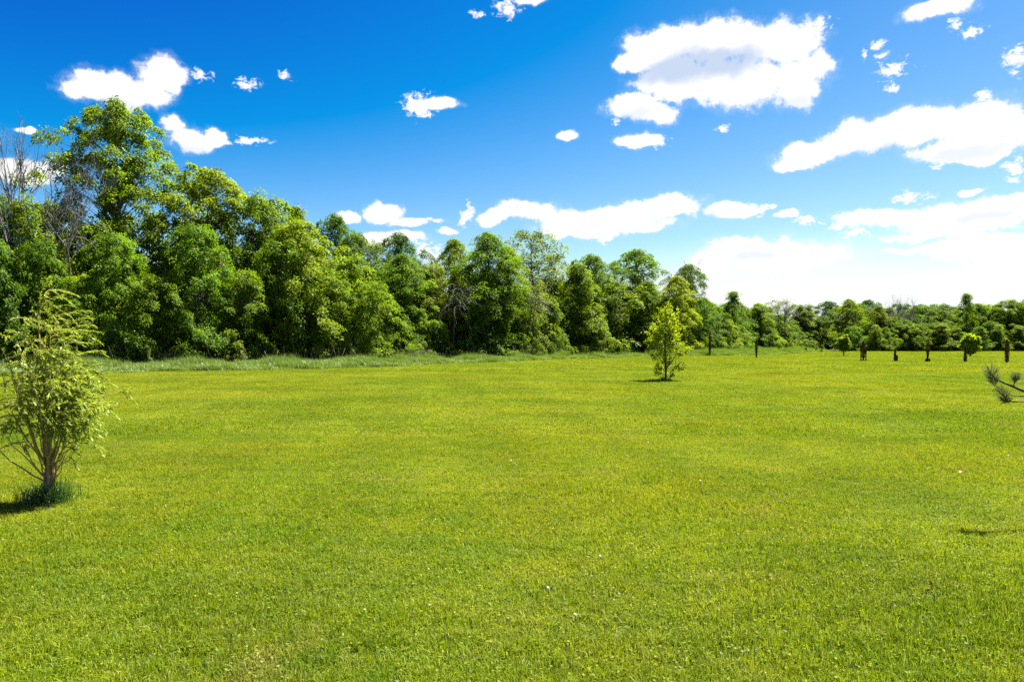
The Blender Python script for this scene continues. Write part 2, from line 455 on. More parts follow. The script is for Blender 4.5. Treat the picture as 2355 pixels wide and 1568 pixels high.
# ------------------------------------------------------------------ scattering by geometry nodes (for grass and such only)
def scatter(name, pts, scl, rz, idx, sources):
    me = bpy.data.meshes.new(name)
    me.vertices.add(len(pts)); me.vertices.foreach_set('co', np.asarray(pts, np.float32).ravel())
    a = me.attributes.new('scl', 'FLOAT_VECTOR', 'POINT'); a.data.foreach_set('vector', np.asarray(scl, np.float32).ravel())
    a = me.attributes.new('rz', 'FLOAT', 'POINT'); a.data.foreach_set('value', np.asarray(rz, np.float32))
    a = me.attributes.new('idx', 'INT', 'POINT'); a.data.foreach_set('value', np.asarray(idx, np.int32))
    ob = link(name, me)
    g = bpy.data.node_groups.new(name, 'GeometryNodeTree')
    g.interface.new_socket('Geometry', in_out='INPUT', socket_type='NodeSocketGeometry')
    g.interface.new_socket('Geometry', in_out='OUTPUT', socket_type='NodeSocketGeometry')
    gi = g.nodes.new('NodeGroupInput'); go = g.nodes.new('NodeGroupOutput')
    jn = g.nodes.new('GeometryNodeJoinGeometry')
    for s in sources:
        oi = g.nodes.new('GeometryNodeObjectInfo'); oi.inputs['Object'].default_value = s
        oi.inputs['As Instance'].default_value = True
        g.links.new(oi.outputs['Geometry'], jn.inputs[0])
    ip = g.nodes.new('GeometryNodeInstanceOnPoints')
    g.links.new(gi.outputs[0], ip.inputs['Points']); g.links.new(jn.outputs[0], ip.inputs['Instance'])
    ip.inputs['Pick Instance'].default_value = True
    def attr(n, typ):
        nd = g.nodes.new('GeometryNodeInputNamedAttribute'); nd.data_type = typ; nd.inputs['Name'].default_value = n
        return nd.outputs[0]
    g.links.new(attr('idx', 'INT'), ip.inputs['Instance Index'])
    cx = g.nodes.new('ShaderNodeCombineXYZ'); g.links.new(attr('rz', 'FLOAT'), cx.inputs[2])
    er = g.nodes.new('FunctionNodeEulerToRotation'); g.links.new(cx.outputs[0], er.inputs[0])
    g.links.new(er.outputs[0], ip.inputs['Rotation'])
    g.links.new(attr('scl', 'FLOAT_VECTOR'), ip.inputs['Scale'])
    g.links.new(ip.outputs[0], go.inputs[0])
    md = ob.modifiers.new('scatter', 'NODES'); md.node_group = g
    return ob
def source(name, me):
    return bpy.data.objects.new(name, me)        # never linked: only a shape to scatter

# ------------------------------------------------------------------ lawn grass
def grass_patch(seed, size, n, h, w):
    rng = np.random.default_rng(seed); mb = MB()
    p = np.zeros((n, 3)); p[:, :2] = rng.uniform(-size / 2 * 1.3, size / 2 * 1.3, (n, 2))
    hh = h * rng.uniform(.55, 1.25, n); lean = np.clip(rng.gamma(2.2, .25, n), .05, 1.3)
    # small tussocks: blades of a tuft share a lean and a tint
    k = max(8, int(n / 26)); cen = rng.uniform(-size / 2, size / 2, (k, 2)); ct = rng.uniform(0, 1, k); ch = rng.uniform(.7, 1.35, k)
    own = np.argmin(((p[:, None, :2] - cen[None]) ** 2).sum(-1), 1)
    tint = np.clip(.35 * ct[own] + .6 * rng.uniform(0, 1, n), 0, .96)
    tint[rng.uniform(size=n) < .02] = 1.0
    mb.blades(p, hh * ch[own], w * rng.uniform(.7, 1.3, n), lean, rng.uniform(0, 2 * np.pi, n), tint)
    if h < .07:      # a few clover-like leaves low between the blades
        m = int(n * .045); q = np.zeros((m, 3)); q[:, :2] = rng.uniform(-size / 2, size / 2, (m, 2)); q[:, 2] = rng.uniform(.02, .045, m)
        a = rng.uniform(0, 2 * np.pi, m)
        mb.leaves(q, np.stack([np.cos(a), np.sin(a), rng.uniform(-.3, .4, m)], 1), np.array([[0, 0, 1.]]) + .5 * rng.normal(size=(m, 3)),
                  rng.uniform(.014, .026, m), rng.uniform(.010, .018, m), rng.uniform(.1, .75, m))
    return mb.mesh('grass_patch', m_blade)

def lawn_points(size, y0, y1):
    pts = []
    for yi in range(int(y0 / size), int(y1 / size)):
        y = (yi + .5) * size
        xr = .79 * (y + size) + 1.5
        for xi in range(int(-xr / size) - 1, int(xr / size) + 2):
            pts.append((xi * size + (yi % 2) * size * .5, y))
    p = np.array(pts)
    mx = np.array(mow)
    # keep the lawn in front of the mown edge (y below the edge line at that x) and before the far wood
    edge = np.interp(p[:, 0], mx[:, 0], mx[:, 1]); edge = np.where(p[:, 0] > 56, 116.5, edge)
    p = p[p[:, 1] < edge + size * .1]
    n = len(p)
    p = p + RNG.uniform(-.12, .12, (n, 2)) * size
    # lusher and shorter spots
    v = .5 + .5 * np.sin(p[:, 0] * .8 + 2 * np.sin(p[:, 1] * .37)) * np.sin(p[:, 1] * .9 + 1.5 * np.sin(p[:, 0] * .31))
    zsc = (.72 + .5 * v) * RNG.uniform(.85, 1.2, n)
    pts3 = np.column_stack([p, gz(p[:, 0], p[:, 1])])
    scl = np.column_stack([np.ones(n), np.ones(n), zsc])
    return pts3, scl, RNG.integers(0, 4, n) * np.pi / 2 + RNG.uniform(-.2, .2, n), RNG.integers(0, 4, n)

near = [source('near_patch', grass_patch(100 + i, .5, 3300, .052, .0042)) for i in range(4)]
midp = [source('middle_patch', grass_patch(110 + i, 1.0, 5200, .050, .0085)) for i in range(4)]
farp = [source('far_patch', grass_patch(120 + i, 2.5, 5200, .060, .022)) for i in range(4)]
for srcs, size, a, b_ in ((near, .5, 2.5, 13), (midp, 1.0, 13, 40), (farp, 2.5, 40, 130)):
    pts, scl, rz, idx = lawn_points(size, a, b_)
    o = scatter('lawn_grass', pts, scl, rz, idx, srcs)
    tag(o, {.5: 'short mown lawn grass in the foreground of the field', 1.0: 'mown lawn grass around the lone sapling in mid field',
            2.5: 'far stretch of mown lawn towards the wood'}[size], 'grass', 'mown lawn', 'stuff')

# thicker, darker tussocks standing out of the mown lawn
def tussock(seed):
    rng = np.random.default_rng(seed); mb = MB(); n = 260
    p = np.zeros((n, 3)); p[:, :2] = rng.normal(0, .075, (n, 2)) * [1.3, 1]
    mb.blades(p, rng.uniform(.035, .085, n), rng.uniform(.004, .007, n), np.clip(rng.gamma(2, .3, n), .1, 1.3), rng.uniform(0, 6.28, n), np.clip(rng.normal(.3, .3, n), 0, 1))
    return mb.mesh('tussock', m_tussock)
tus = [source('tussock', tussock(150 + i)) for i in range(3)]
n = 340; yy = 3.2 + 30 * RNG.uniform(0, 1, n) ** 1.3; xx = RNG.uniform(-.8, .8, n) * (yy + 1)
keep = np.sin(xx * .9 + 2 * np.sin(yy * .5)) * np.sin(yy * .8 + xx * .2) > .15
xx, yy = xx[keep], yy[keep]; n = len(xx); sc_t = RNG.uniform(.6, 1.5, n)
tag(scatter('lawn_tussocks', np.column_stack([xx, yy, gz(xx, yy)]), np.column_stack([sc_t, sc_t, RNG.uniform(.6, 1.05, n)]), RNG.uniform(0, 6.28, n), RNG.integers(0, 3, n), tus),
    'darker green tussocks scattered in the mown lawn', 'grass', 'mown lawn', 'stuff')

# ------------------------------------------------------------------ tall unmown grass along the wood
def tall_patch(seed, n=420, size=1.2):
    rng = np.random.default_rng(seed); mb = MB()
    p = np.zeros((n, 3)); p[:, :2] = rng.uniform(-size / 2, size / 2, (n, 2))
    mb.blades(p, rng.uniform(.28, .68, n), rng.uniform(.012, .026, n), np.clip(rng.gamma(2, .28, n), .1, 1.3), rng.uniform(0, 6.28, n) * .5 + 2.4, rng.uniform(0, 1, n))
    return mb.mesh('tall_patch', m_tall)
tall = [source('tall_patch', tall_patch(200 + i)) for i in range(4)]
pts = []
_, L = mow_at(0)
for s in np.arange(0, L, .9):
    c0 = mow_at(np.array([min(s, L - 1.01)]))[0][0]; c1 = mow_at(np.array([min(s + 1, L)]))[0][0]
    tdir = (c1 - c0); tdir /= np.linalg.norm(tdir) + 1e-9
    nrm = np.array([-tdir[1], tdir[0]])
    wid = 11 if c0[1] < 75 else 24
    for off in np.arange(.4, wid, .9):
        q = c0 + nrm * (off + RNG.uniform(-.35, .35) + (.35 * math.sin(s * .6) if off < 1 else 0)) + tdir * RNG.uniform(-.4, .4)
        pts.append((q[0], q[1], gz(q[0], q[1]), off))
pts = np.array(pts); n = len(pts)
hs = RNG.uniform(.55, 1.3, n) * (1 + .3 * np.sin(pts[:, 0] * .9 + pts[:, 1] * .6) + .2 * np.sin(pts[:, 0] * 2.7))
hs *= np.where(pts[:, 3] < 1.2, .6, 1.0)
tag(scatter('tall_grass', pts[:, :3], np.column_stack([np.ones(n), np.ones(n), hs]), RNG.uniform(-.5, .5, n), RNG.integers(0, 4, n), tall),
    'strip of tall unmown grass between lawn and wood', 'grass', None, 'stuff')

# woodland floor
mb = MB()
fl = [(-75, 30), (-45, 40), (-24, 49), (-12, 58), (-3.5, 70), (14, 92), (30, 119), (47, 142), (58, 152), (61, 119.5), (72, 118), (110, 116)]
bk = [(-110, 90), (-80, 110), (-55, 130), (-35, 150), (-20, 170), (0, 190), (30, 210), (60, 220), (70, 215), (80, 210), (120, 200), (180, 180)]
v = [(x, y, float(gz(x, y)) + .035) for x, y in fl] + [(x, y, .035) for x, y in bk]
nf = len(fl)
mb.add(v, [(i, i + 1, nf + 1 + i, nf + i) for i in range(nf - 1)])
tag(link('woodland_floor', mb.mesh('woodland_floor', m_forest)), None, kind='structure')

# ------------------------------------------------------------------ trees
def limb(rng, a, b, sag=.1, k=5):
    a = np.asarray(a, float); b = np.asarray(b, float); t_ = np.linspace(0, 1, k)[:, None]
    d = np.linalg.norm(b - a)
    p = a + (b - a) * t_ + rng.normal(size=(k, 3)) * d * .035 * np.sin(np.pi * t_)
    p[:, 2] -= sag * d * np.sin(np.pi * t_[:, 0]) * .5
    return p

PROF = {
 'wall':    lambda t: np.interp(t, [0, .1, .3, .55, .78, .92, 1], [.95, 1.1, 1.04, .92, .76, .54, .24]),
 'round':   lambda t: np.sqrt(np.clip(1 - (2 * t - .95) ** 2 * .95, .02, 1)),
 'maple':   lambda t: np.interp(t, [0, .15, .4, .7, .85, .94, 1], [.8, .97, 1.0, .93, .76, .5, .2]),
 'column':  lambda t: np.interp(t, [0, .1, .5, .8, .93, 1], [.75, .9, 1.0, .88, .55, .18]),
 'cone':    lambda t: np.interp(t, [0, .12, .35, .7, 1], [.8, 1.0, .86, .45, .06]),
 'vase':    lambda t: np.interp(t, [0, .3, .65, .85, 1], [.35, .7, 1.0, .85, .3]),
 'ragged':  lambda t: np.interp(t, [0, .2, .5, .75, .9, 1], [.9, 1.0, .8, .55, .35, .12]),
}
def gen_tree(seed, H, Rr, base, prof, nb, br, nc, nl, leaf=.19, cr=.42, flat=.55, lean=(0, 0), trunk_r=None, inner=.3, droop=.35, spread=1.0, clumpy=1.0):
    rng = np.random.default_rng(seed)
    tk, cw = MB(), MB()
    tr = trunk_r or H * .013
    zz = np.linspace(0, 1, 9)
    tp = np.column_stack([lean[0] * zz ** 1.5 + .12 * np.sin(zz * 5 + seed) * Rr * .25, lean[1] * zz ** 1.5 + .1 * np.cos(zz * 4 + seed) * Rr * .25, zz * H * .93])
    tp[0, 2] = -.15
    tk.tube(tp, tr * (1 - .88 * zz) * np.where(zz < .05, 1.35, 1), 7)
    ax = lambda z: np.array([np.interp(z, tp[:, 2], tp[:, 0]), np.interp(z, tp[:, 2], tp[:, 1]), z])
    P, A, N, T, S = [], [], [], [], []
    for i in range(nb):
        t_ = ((i + rng.uniform(0, 1)) / nb) ** .93
        z = base + (H - base) * t_
        inn = rng.uniform() < inner
        rf = rng.uniform(.05, .5) if inn else (rng.uniform(.62, 1.0) if rng.uniform() < .68 else rng.uniform(1.0, 1.35))
        az_ = i * 2.39996 + rng.uniform(-.5, .5)
        rad = Rr * PROF[prof](t_) * rf * (1 + .16 * math.sin(az_ * 2 + seed) + .2 * math.sin(az_ * 3 + z * 1.3))
        c = ax(min(z, H * .93)) + np.array([math.cos(az_) * rad, math.sin(az_) * rad, 0]); c[2] = z - br * .25
        q_ = math.sin(1.55 * c[0] + seed) + math.sin(1.65 * c[1] + 2.1 * seed) + math.sin(1.35 * z + 1.3 * seed)
        if not inn and q_ < -1.05 and t_ < .9: continue          # recesses between the boughs
        if not inn and q_ > 1.0: c[:2] += np.array([math.cos(az_), math.sin(az_)]) * br * .7
        b = br * rng.uniform(.5, 1.35) * (1 - .35 * t_)
        zb = max(H * .06, z - rad * rng.uniform(.5, 1.0) - .3)
        a0 = ax(zb)
        lr = max(.018, tr * .36 * (1 - .7 * t_))
        tk.tube(limb(rng, a0, c, -.1), np.linspace(lr, lr * .3, 5), 5)
        m = max(4, int(nc * (b / br) ** 1.6 * (.75 if inn else 1)))
        out = np.array([math.cos(az_), math.sin(az_), 0.])
        d = unit(m, rng) + out * .5 + np.array([0, 0, .3]); d /= np.linalg.norm(d, axis=1)[:, None]
        tan = np.array([-out[1], out[0], 0.])
        rr_ = np.where(rng.uniform(size=m) < .84, rng.uniform(.4, 1.05, m), rng.uniform(1.0, 1.5, m)) * b
        do, dt, dz = d @ out, d @ tan, d[:, 2]
        cp = c + out * (do * rr_ * 1.3)[:, None] + tan * (dt * rr_)[:, None]
        cp[:, 2] += dz * rr_ * flat - .22 * rr_ * np.clip(do, 0, 1) ** 2
        cn = d * .35 + np.array([0, 0, .85]) + out * .28 + .2 * rng.normal(size=(m, 3)); cn /= np.linalg.norm(cn, axis=1)[:, None]
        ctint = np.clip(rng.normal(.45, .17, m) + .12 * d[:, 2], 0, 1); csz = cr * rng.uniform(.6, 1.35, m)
        for j in range(2):     # twigs inside the bough
            tk.tube(limb(rng, c * .35 + a0 * .65 if j else c, cp[rng.integers(m)], 0, 3), [lr * .4, lr * .25, lr * .12], 4)
        own = np.repeat(np.arange(m), nl); n = len(own)
        t1 = np.cross(cn, [[.3, .5, .8]]); t1 /= np.linalg.norm(t1, axis=1)[:, None]; t2 = np.cross(cn, t1)
        ang = rng.uniform(0, 2 * np.pi, n); rr = np.sqrt(rng.uniform(0, 1, n)) * csz[own] * spread
        u = np.cos(ang)[:, None] * t1[own] + np.sin(ang)[:, None] * t2[own]
        p = cp[own] + u * rr[:, None] - cn[own] * (rr ** 2 / (csz[own]) * .55)[:, None] + rng.normal(size=(n, 3)) * csz[own][:, None] * .13
        P.append(p); A.append(u + cn[own] * .1 - np.array([0, 0, droop]) + .35 * rng.normal(size=(n, 3)))
        N.append(cn[own] + .30 * rng.normal(size=(n, 3))); T.append(np.clip(ctint[own] + rng.normal(0, .15, n), 0, 1)); S.append(leaf * rng.uniform(.6, 1.25, n))
    P = np.concatenate(P); S = np.concatenate(S)
    P[:, 2] = np.maximum(P[:, 2], .05)
    cw.leaves(P, np.concatenate(A), np.concatenate(N), S, S * .78, np.concatenate(T), .06)
    ext = np.percentile(np.abs(P[:, 0] - lean[0] * .4), 97)
    return dict(trunk=tk.mesh('trunk', m_bark, True), crown=cw.mesh('crown', m_leaf), H=float(np.percentile(P[:, 2], 99.3)), W=float(2 * ext))

PR = {
 'hero':   gen_tree(1, 19.5, 5.0, 1.0, 'maple', 300, 1.2, 20, 28, .23, .50, inner=.22, lean=(-1.1, 0)),
 'maple':  gen_tree(2, 15, 4.4, .6, 'wall', 215, 1.15, 19, 25, .225, .48, inner=.25),
 'maple2': gen_tree(3, 13, 4.0, .6, 'wall', 190, 1.1, 19, 25, .215, .46, inner=.25, lean=(.4, 0)),
 'round':  gen_tree(4, 13, 3.7, 3.2, 'round', 150, 1.0, 18, 25, .19, .42, inner=.28),
 'column': gen_tree(5, 13, 2.7, .5, 'column', 190, .85, 17, 25, .185, .40, inner=.28),
 'open':   gen_tree(6, 12, 3.2, 2.4, 'vase', 130, .85, 10, 18, .18, .40, inner=.35, droop=.2),
 'cone':   gen_tree(7, 10.5, 3.3, .3, 'cone', 170, .85, 17, 25, .185, .40, inner=.25),
 'spire':  gen_tree(8, 10, 2.1, .3, 'ragged', 105, .75, 15, 18, .20, .38, inner=.3),
 'bushy':  gen_tree(9, 5.5, 2.5, .15, 'round', 80, .65, 14, 20, .16, .32, inner=.28),
 'bushy2': gen_tree(10, 5.0, 2.2, .1, 'cone', 74, .6, 14, 20, .15, .30, inner=.28, lean=(.3, 0)),
 'layer':  gen_tree(12, 7.5, 3.1, .3, 'wall', 105, .85, 16, 25, .185, .44, flat=.4, inner=.22, droop=.15),
 'layer2': gen_tree(14, 8.5, 2.6, .3, 'column', 110, .8, 16, 25, .185, .42, flat=.42, inner=.22, droop=.2, lean=(-.4, 0)),
 'thin':   gen_tree(13, 7.5, 2.0, .8, 'column', 75, .7, 9, 16, .16, .36, inner=.35, droop=.2),
}
GREENS = {
 'mid':    (0.132, 0.190, 0.005), 'lush': (0.105, 0.180, 0.006), 'dark': (0.080, 0.145, 0.008),
 'yellow': (0.172, 0.225, 0.005), 'lime': (0.155, 0.215, 0.006), 'olive': (0.130, 0.172, 0.014),
 'grey':   (0.120, 0.158, 0.030), 'blue': (0.050, 0.105, 0.016),
}
def ground_at(px, D):
    return (px - 1177) / FD * D
def top_z(py, D):
    return CAM_H + (784 - py) / FD * D

def plant_tree(name, label, cat, group, proto, px, top, w, D, colour, rz=None):
    p = PR[proto]; x = ground_at(px, D); H = top_z(top, D); Wd = w / FD * D * (1.18 if group in (LW, BW) else .84 if group == FW else 1.0)
    root = link(name, None, None, (x, D, float(gz(x, D))), RNG.uniform(0, 6.28) if rz is None else rz, (Wd / p['W'], Wd / p['W'], H / p['H']))
    tag(root, label, cat, group)
    c = np.array(GREENS[colour]) * RNG.uniform(.9, 1.1) * np.array([RNG.uniform(.93, 1.07), 1, 1])
    link('trunk', p['trunk'], root)
    link('crown', p['crown'], root, color=tuple(c))
    return root

LW = 'trees at the edge of the wood'
BW = 'taller trees standing behind the edge of the wood'
FW = 'trees of the far wood across the field'
UW = 'undergrowth bushes along the foot of the wood'
TREES = [
 # label, prototype, x, top, width, distance, colour, group
 ('tallest maple of the wood, huge green crown with a leaning top', 'hero', 290, 254, 262, 56, 'mid', LW, 0.0),
 ('dark leafy maple cut by the left border of the picture', 'maple', -25, 455, 235, 52, 'dark', LW),
 ('broad maple partly off the picture behind the leftmost maple', 'maple2', -150, 440, 260, 55, 'dark', BW),
 ('green maple below the tall bare tree at left', 'maple2', 95, 470, 190, 50.5, 'mid', LW),
 ('second maple to the right of the tallest, sloping rounded crown', 'maple', 478, 398, 235, 57, 'lime', LW, 1.0),
 ('maple with a bumpy bright crown, third from the tallest', 'maple2', 610, 460, 190, 59, 'mid', LW),
 ('small treetop rising between two maples left of the jutting dark treetop', 'spire', 682, 480, 95, 66, 'mid', BW),
 ('bright yellow-green maple leaning out in front of its row', 'maple', 690, 515, 190, 56.5, 'lime', LW),
 ('dark green treetop jutting out above the sloping maples', 'round', 772, 500, 100, 74, 'dark', BW),
 ('dark tree just right of the jutting dark treetop', 'round', 815, 545, 95, 72, 'dark', BW),
 ('thin grey-green tree beside the low clouds, sparse crown', 'open', 850, 558, 75, 70, 'grey', BW),
 ('small round dark tree standing alone on the skyline near the middle', 'round', 917, 543, 100, 80, 'blue', BW),
 ('yellow-green tree at the bend of the wood, dense low crown', 'maple2', 790, 596, 160, 60, 'lime', LW),
 ('mid green tree below the lone dark skyline tree', 'column', 925, 590, 115, 63, 'lush', LW),
 ('narrow light green tree left of the tall columnar tree', 'column', 1045, 556, 90, 71, 'mid', LW),
 ('low rounded green tree left of the dead brushwood', 'maple2', 985, 612, 110, 66, 'olive', LW),
 ('tall columnar dark green tree in the middle of the wood', 'column', 1122, 542, 130, 67, 'lush', LW, .5),
 ('second columnar tree pressed against the tall columnar one', 'column', 1168, 575, 80, 70, 'mid', LW),
 ('round airy olive tree, highest right of the columnar trees', 'open', 1222, 536, 135, 82, 'grey', BW, .3),
 ('airy tree leaning right of the round olive one', 'open', 1268, 585, 75, 84, 'olive', BW),
 ('thin olive tree with grey twigs in front of the airy trees', 'thin', 1225, 645, 80, 71, 'olive', LW),
 ('bright cone-shaped tree with its skirt down to the ground', 'cone', 1330, 612, 135, 79, 'lime', LW, 2.0),
 ('dark tree right behind the bright cone-shaped tree', 'round', 1362, 590, 110, 88, 'dark', BW),
 ('round green treetop on the skyline left of the sapling', 'round', 1462, 578, 112, 92, 'lush', BW, 1.2),
 ('olive twiggy tree under the round skyline treetop', 'thin', 1425, 650, 110, 84, 'olive', LW),
 ('mid green tree filling the row behind the sapling at its left', 'column', 1490, 650, 80, 86, 'mid', LW),
 ('yellow-green tall tree right behind the lone sapling', 'column', 1556, 640, 75, 86, 'yellow', LW, 2.5),
 ('dark tree with bare twigs on top, right of the yellow-green one', 'round', 1582, 612, 78, 100, 'dark', BW, .7),
 ('lower green tree stepping down right of the dark twig-topped tree', 'cone', 1622, 688, 80, 106, 'mid', LW),
 ('narrow spiky tree rising above the low trees past the sapling', 'spire', 1685, 672, 58, 113, 'lush', LW),
 ('bright bushy tree at the foot of the narrow spiky tree', 'bushy', 1668, 735, 90, 108, 'yellow', LW),
 ('low yellow-green tree in the receding row', 'cone', 1745, 700, 85, 126, 'lime', LW),
 ('olive tree with bare tips in the receding row', 'thin', 1790, 692, 70, 131, 'olive', LW),
 ('greyish rounded tree at the end of the receding row', 'maple2', 1838, 702, 85, 145, 'olive', LW),
 ('bright green bush at the very end of the receding row', 'bushy', 1868, 742, 80, 142, 'lime', LW),
 ('blue-green dark tree in the gap at the end of the row', 'round', 1905, 695, 85, 165, 'blue', FW),
 ('second blue-green tree in the gap, half behind a bright one', 'round', 1995, 692, 80, 160, 'blue', FW),
 ('bright tall conical tree at the left end of the far wood', 'column', 1952, 690, 76, 126, 'mid', FW),
 ('green tree right of the bright conical tree, far wood', 'column', 2022, 706, 62, 122, 'mid', FW),
 ('dark rounded tree behind the far bare trees', 'maple2', 2068, 700, 90, 150, 'dark', FW),
 ('bright low tree in front of the far leafless trees', 'column', 2078, 738, 84, 121, 'lime', FW),
 ('dark tree on the skyline right of the far bare trees', 'round', 2118, 702, 66, 152, 'dark', FW),
 ('olive middle tree of the far wood, low rounded crown', 'round', 2145, 720, 96, 138, 'olive', FW),
 ('dark tree of the far wood left of its tallest tree', 'maple', 2192, 708, 90, 148, 'dark', FW),
 ('tallest tree of the far wood, narrow with a ragged top', 'spire', 2222, 676, 66, 122, 'mid', FW, 1.1),
 ('yellow-green tree right of the tallest far tree', 'maple2', 2268, 702, 84, 130, 'lime', FW),
 ('bright broad tree near the right border of the picture', 'maple', 2322, 692, 110, 124, 'lime', FW),
 ('slim green tree between the conical tree and the far leafless trees', 'column', 2042, 712, 64, 128, 'mid', FW),
 ('slim dark green tree behind the shortest cedar', 'column', 2098, 714, 66, 132, 'lush', FW),
 ('slim tree above the wide bright bush of the far wood', 'column', 2168, 716, 66, 128, 'mid', FW),
 ('slim green tree close to the right of the tallest far tree', 'column', 2248, 700, 60, 127, 'lush', FW),
 ('slim bright tree above the lime bush by the tallest cedar', 'column', 2292, 702, 60, 126, 'lime', FW),
 ('slim tree left of the one cut by the right border', 'column', 2352, 698, 62, 126, 'mid', FW),
 ('green tree cut by the right border of the picture', 'maple2', 2385, 684, 120, 122, 'mid', FW),
]
for i, r in enumerate(TREES):
    lab, pr, px, top, w, D, colr, grp = r[:8]
    plant_tree('tree', lab, 'tree', grp, pr, px, top, w, D, colr, r[8] if len(r) > 8 else None)

def tree_front(px):
    return float(np.interp(px, [0, 235, 470, 800, 940, 1100, 1224, 1450, 1600, 1740, 1850, 1900], [45.5, 47, 50, 55.5, 60, 65, 70, 83, 99, 121, 138, 146]))
BUSHES = [
 # (x, top, width, prototype, colour, label)
 (-20, 560, 170, 'layer', 'dark', 'dark layered bush at the left border behind the willow'),
 (70, 560, 150, 'layer2', 'lush', 'layered maple bush behind the top of the willow'),
 (175, 640, 150, 'layer', 'mid', 'layered bush just right of the willow top'),
 (262, 545, 175, 'maple2', 'lush', 'wide layered bush under the tallest maple'),
 (352, 640, 140, 'layer2', 'mid', 'layered bush under the right flank of the tallest maple'),
 (402, 705, 90, 'bushy', 'lime', 'small bright bush right of the layered bushes'),
 (450, 525, 185, 'maple2', 'lush', 'green layered bush under the second maple'),
 (502, 765, 38, 'bushy2', 'grey', 'small pale silvery bush at the edge of the tall grass'),
 (560, 625, 140, 'layer2', 'mid', 'layered bush under the third maple'),
 (640, 560, 150, 'layer', 'lush', 'dark layered bush left of the leaning bright maple foot'),
 (705, 690, 110, 'bushy', 'mid', 'rounded bush at the foot of the leaning bright maple'),
 (765, 650, 135, 'layer2', 'mid', 'layered bush at the foot of the yellow-green bend tree'),
 (795, 735, 80, 'bushy', 'olive', 'low olive bush in front of the yellow-green bend tree'),
 (850, 655, 125, 'layer2', 'lime', 'light green layered bush right of the bend'),
 (905, 700, 105, 'bushy', 'mid', 'rounded bush below the lone dark skyline tree'),
 (965, 715, 80, 'cone', 'lime', 'cone-shaped bush left of the dead brushwood'),
 (1015, 745, 60, 'bushy2', 'mid', 'small bush below the dead brushwood'),
 (1090, 760, 60, 'bushy', 'dark', 'dark bush at the foot of the tall columnar tree'),
 (1160, 705, 70, 'bushy2', 'mid', 'upright bush right of the columnar tree trunk'),
 (1205, 735, 75, 'bushy', 'olive', 'pale olive bush below the airy trees'),
 (1215, 790, 50, 'bushy', 'grey', 'low pale bush spilling onto the tall grass'),
 (1270, 690, 80, 'cone', 'mid', 'cone-shaped bush left of the bright cone-shaped tree'),
 (1370, 700, 80, 'cone', 'lime', 'cone-shaped bush right of the bright cone-shaped tree'),
 (1420, 735, 70, 'bushy', 'lush', 'rounded bush under the olive twiggy tree'),
 (1475, 715, 70, 'bushy2', 'lush', 'upright green bush left of the lone sapling'),
 (1520, 745, 60, 'bushy', 'dark', 'dark bush right behind the lone sapling'),
 (1605, 745, 60, 'bushy', 'lush', 'green bush left of the leftmost browsed cedar'),
 (1640, 760, 50, 'bushy2', 'mid', 'small bush right of the leftmost browsed cedar'),
 (1705, 752, 60, 'bushy', 'lush', 'dark bush left of the second browsed cedar'),
 (1755, 752, 65, 'bushy', 'lime', 'bright bush right of the second browsed cedar'),
 (1810, 748, 70, 'bushy2', 'lime', 'light bush in the receding row before the gap'),
 (1845, 765, 60, 'bushy', 'mid', 'low bush before the gap in the wood'),
 (1890, 765, 55, 'bushy', 'lime', 'last bush of the receding row, next to the gap'),
]
for px, top, w, pr, colr, lab in BUSHES:
    plant_tree('bush', lab, 'bush', UW, pr, px, top, w, tree_front(px) + RNG.uniform(-.5, 1.5), colr)
FAR_BUSH = [
 (1962, 752, 62, 'lush', 'low bush of the far wood behind the small egg-shaped sapling'),
 (2008, 748, 66, 'lime', 'bright bush of the far wood right of the ragged cedar'),
 (2040, 754, 58, 'mid', 'green bush of the far wood left of the shortest cedar'),
 (2085, 748, 66, 'lime', 'lime bush of the far wood right of the shortest cedar'),
 (2118, 752, 56, 'lime', 'bright bush left of the mop-topped cedar'),
 (2165, 746, 74, 'yellow', 'wide bright bush right of the mop-topped cedar'),
 (2198, 754, 56, 'lime', 'bright bush left of the pointed cedar'),
 (2252, 752, 60, 'lush', 'green bush right of the round green garden tree'),
 (2290, 748, 66, 'lime', 'lime bush left of the tallest cedar'),
 (2345, 750, 72, 'mid', 'green bush of the far wood at the right border'),
]
for px, top, w, colr, lab in FAR_BUSH:
    plant_tree('bush', lab, 'bush', 'bushes along the far wood', ('bushy', 'bushy2', 'cone')[px % 3], px, top, w, 118 + px % 4 * .6, colr)
SHRUB = [
 (1792, 790, 24, 106, 'lime', 'round shrub in the weeds, leftmost of the row by the gap'),
 (1808, 788, 26, 105, 'lime', 'larger round shrub in the weeds next to the leftmost'),
 (1853, 797, 18, 108, 'mid', 'small round shrub alone in the weeds'),
 (1877, 796, 18, 111, 'lime', 'small shrub below the last bush of the row'),
 (1890, 793, 16, 111, 'mid', 'narrow shrub below the last bush of the row'),
]
for px, top, w, D, colr, lab in SHRUB:
    plant_tree('shrub', lab, 'shrub', 'shrubs in the weedy strip', 'bushy2', px, top, w, D, colr)

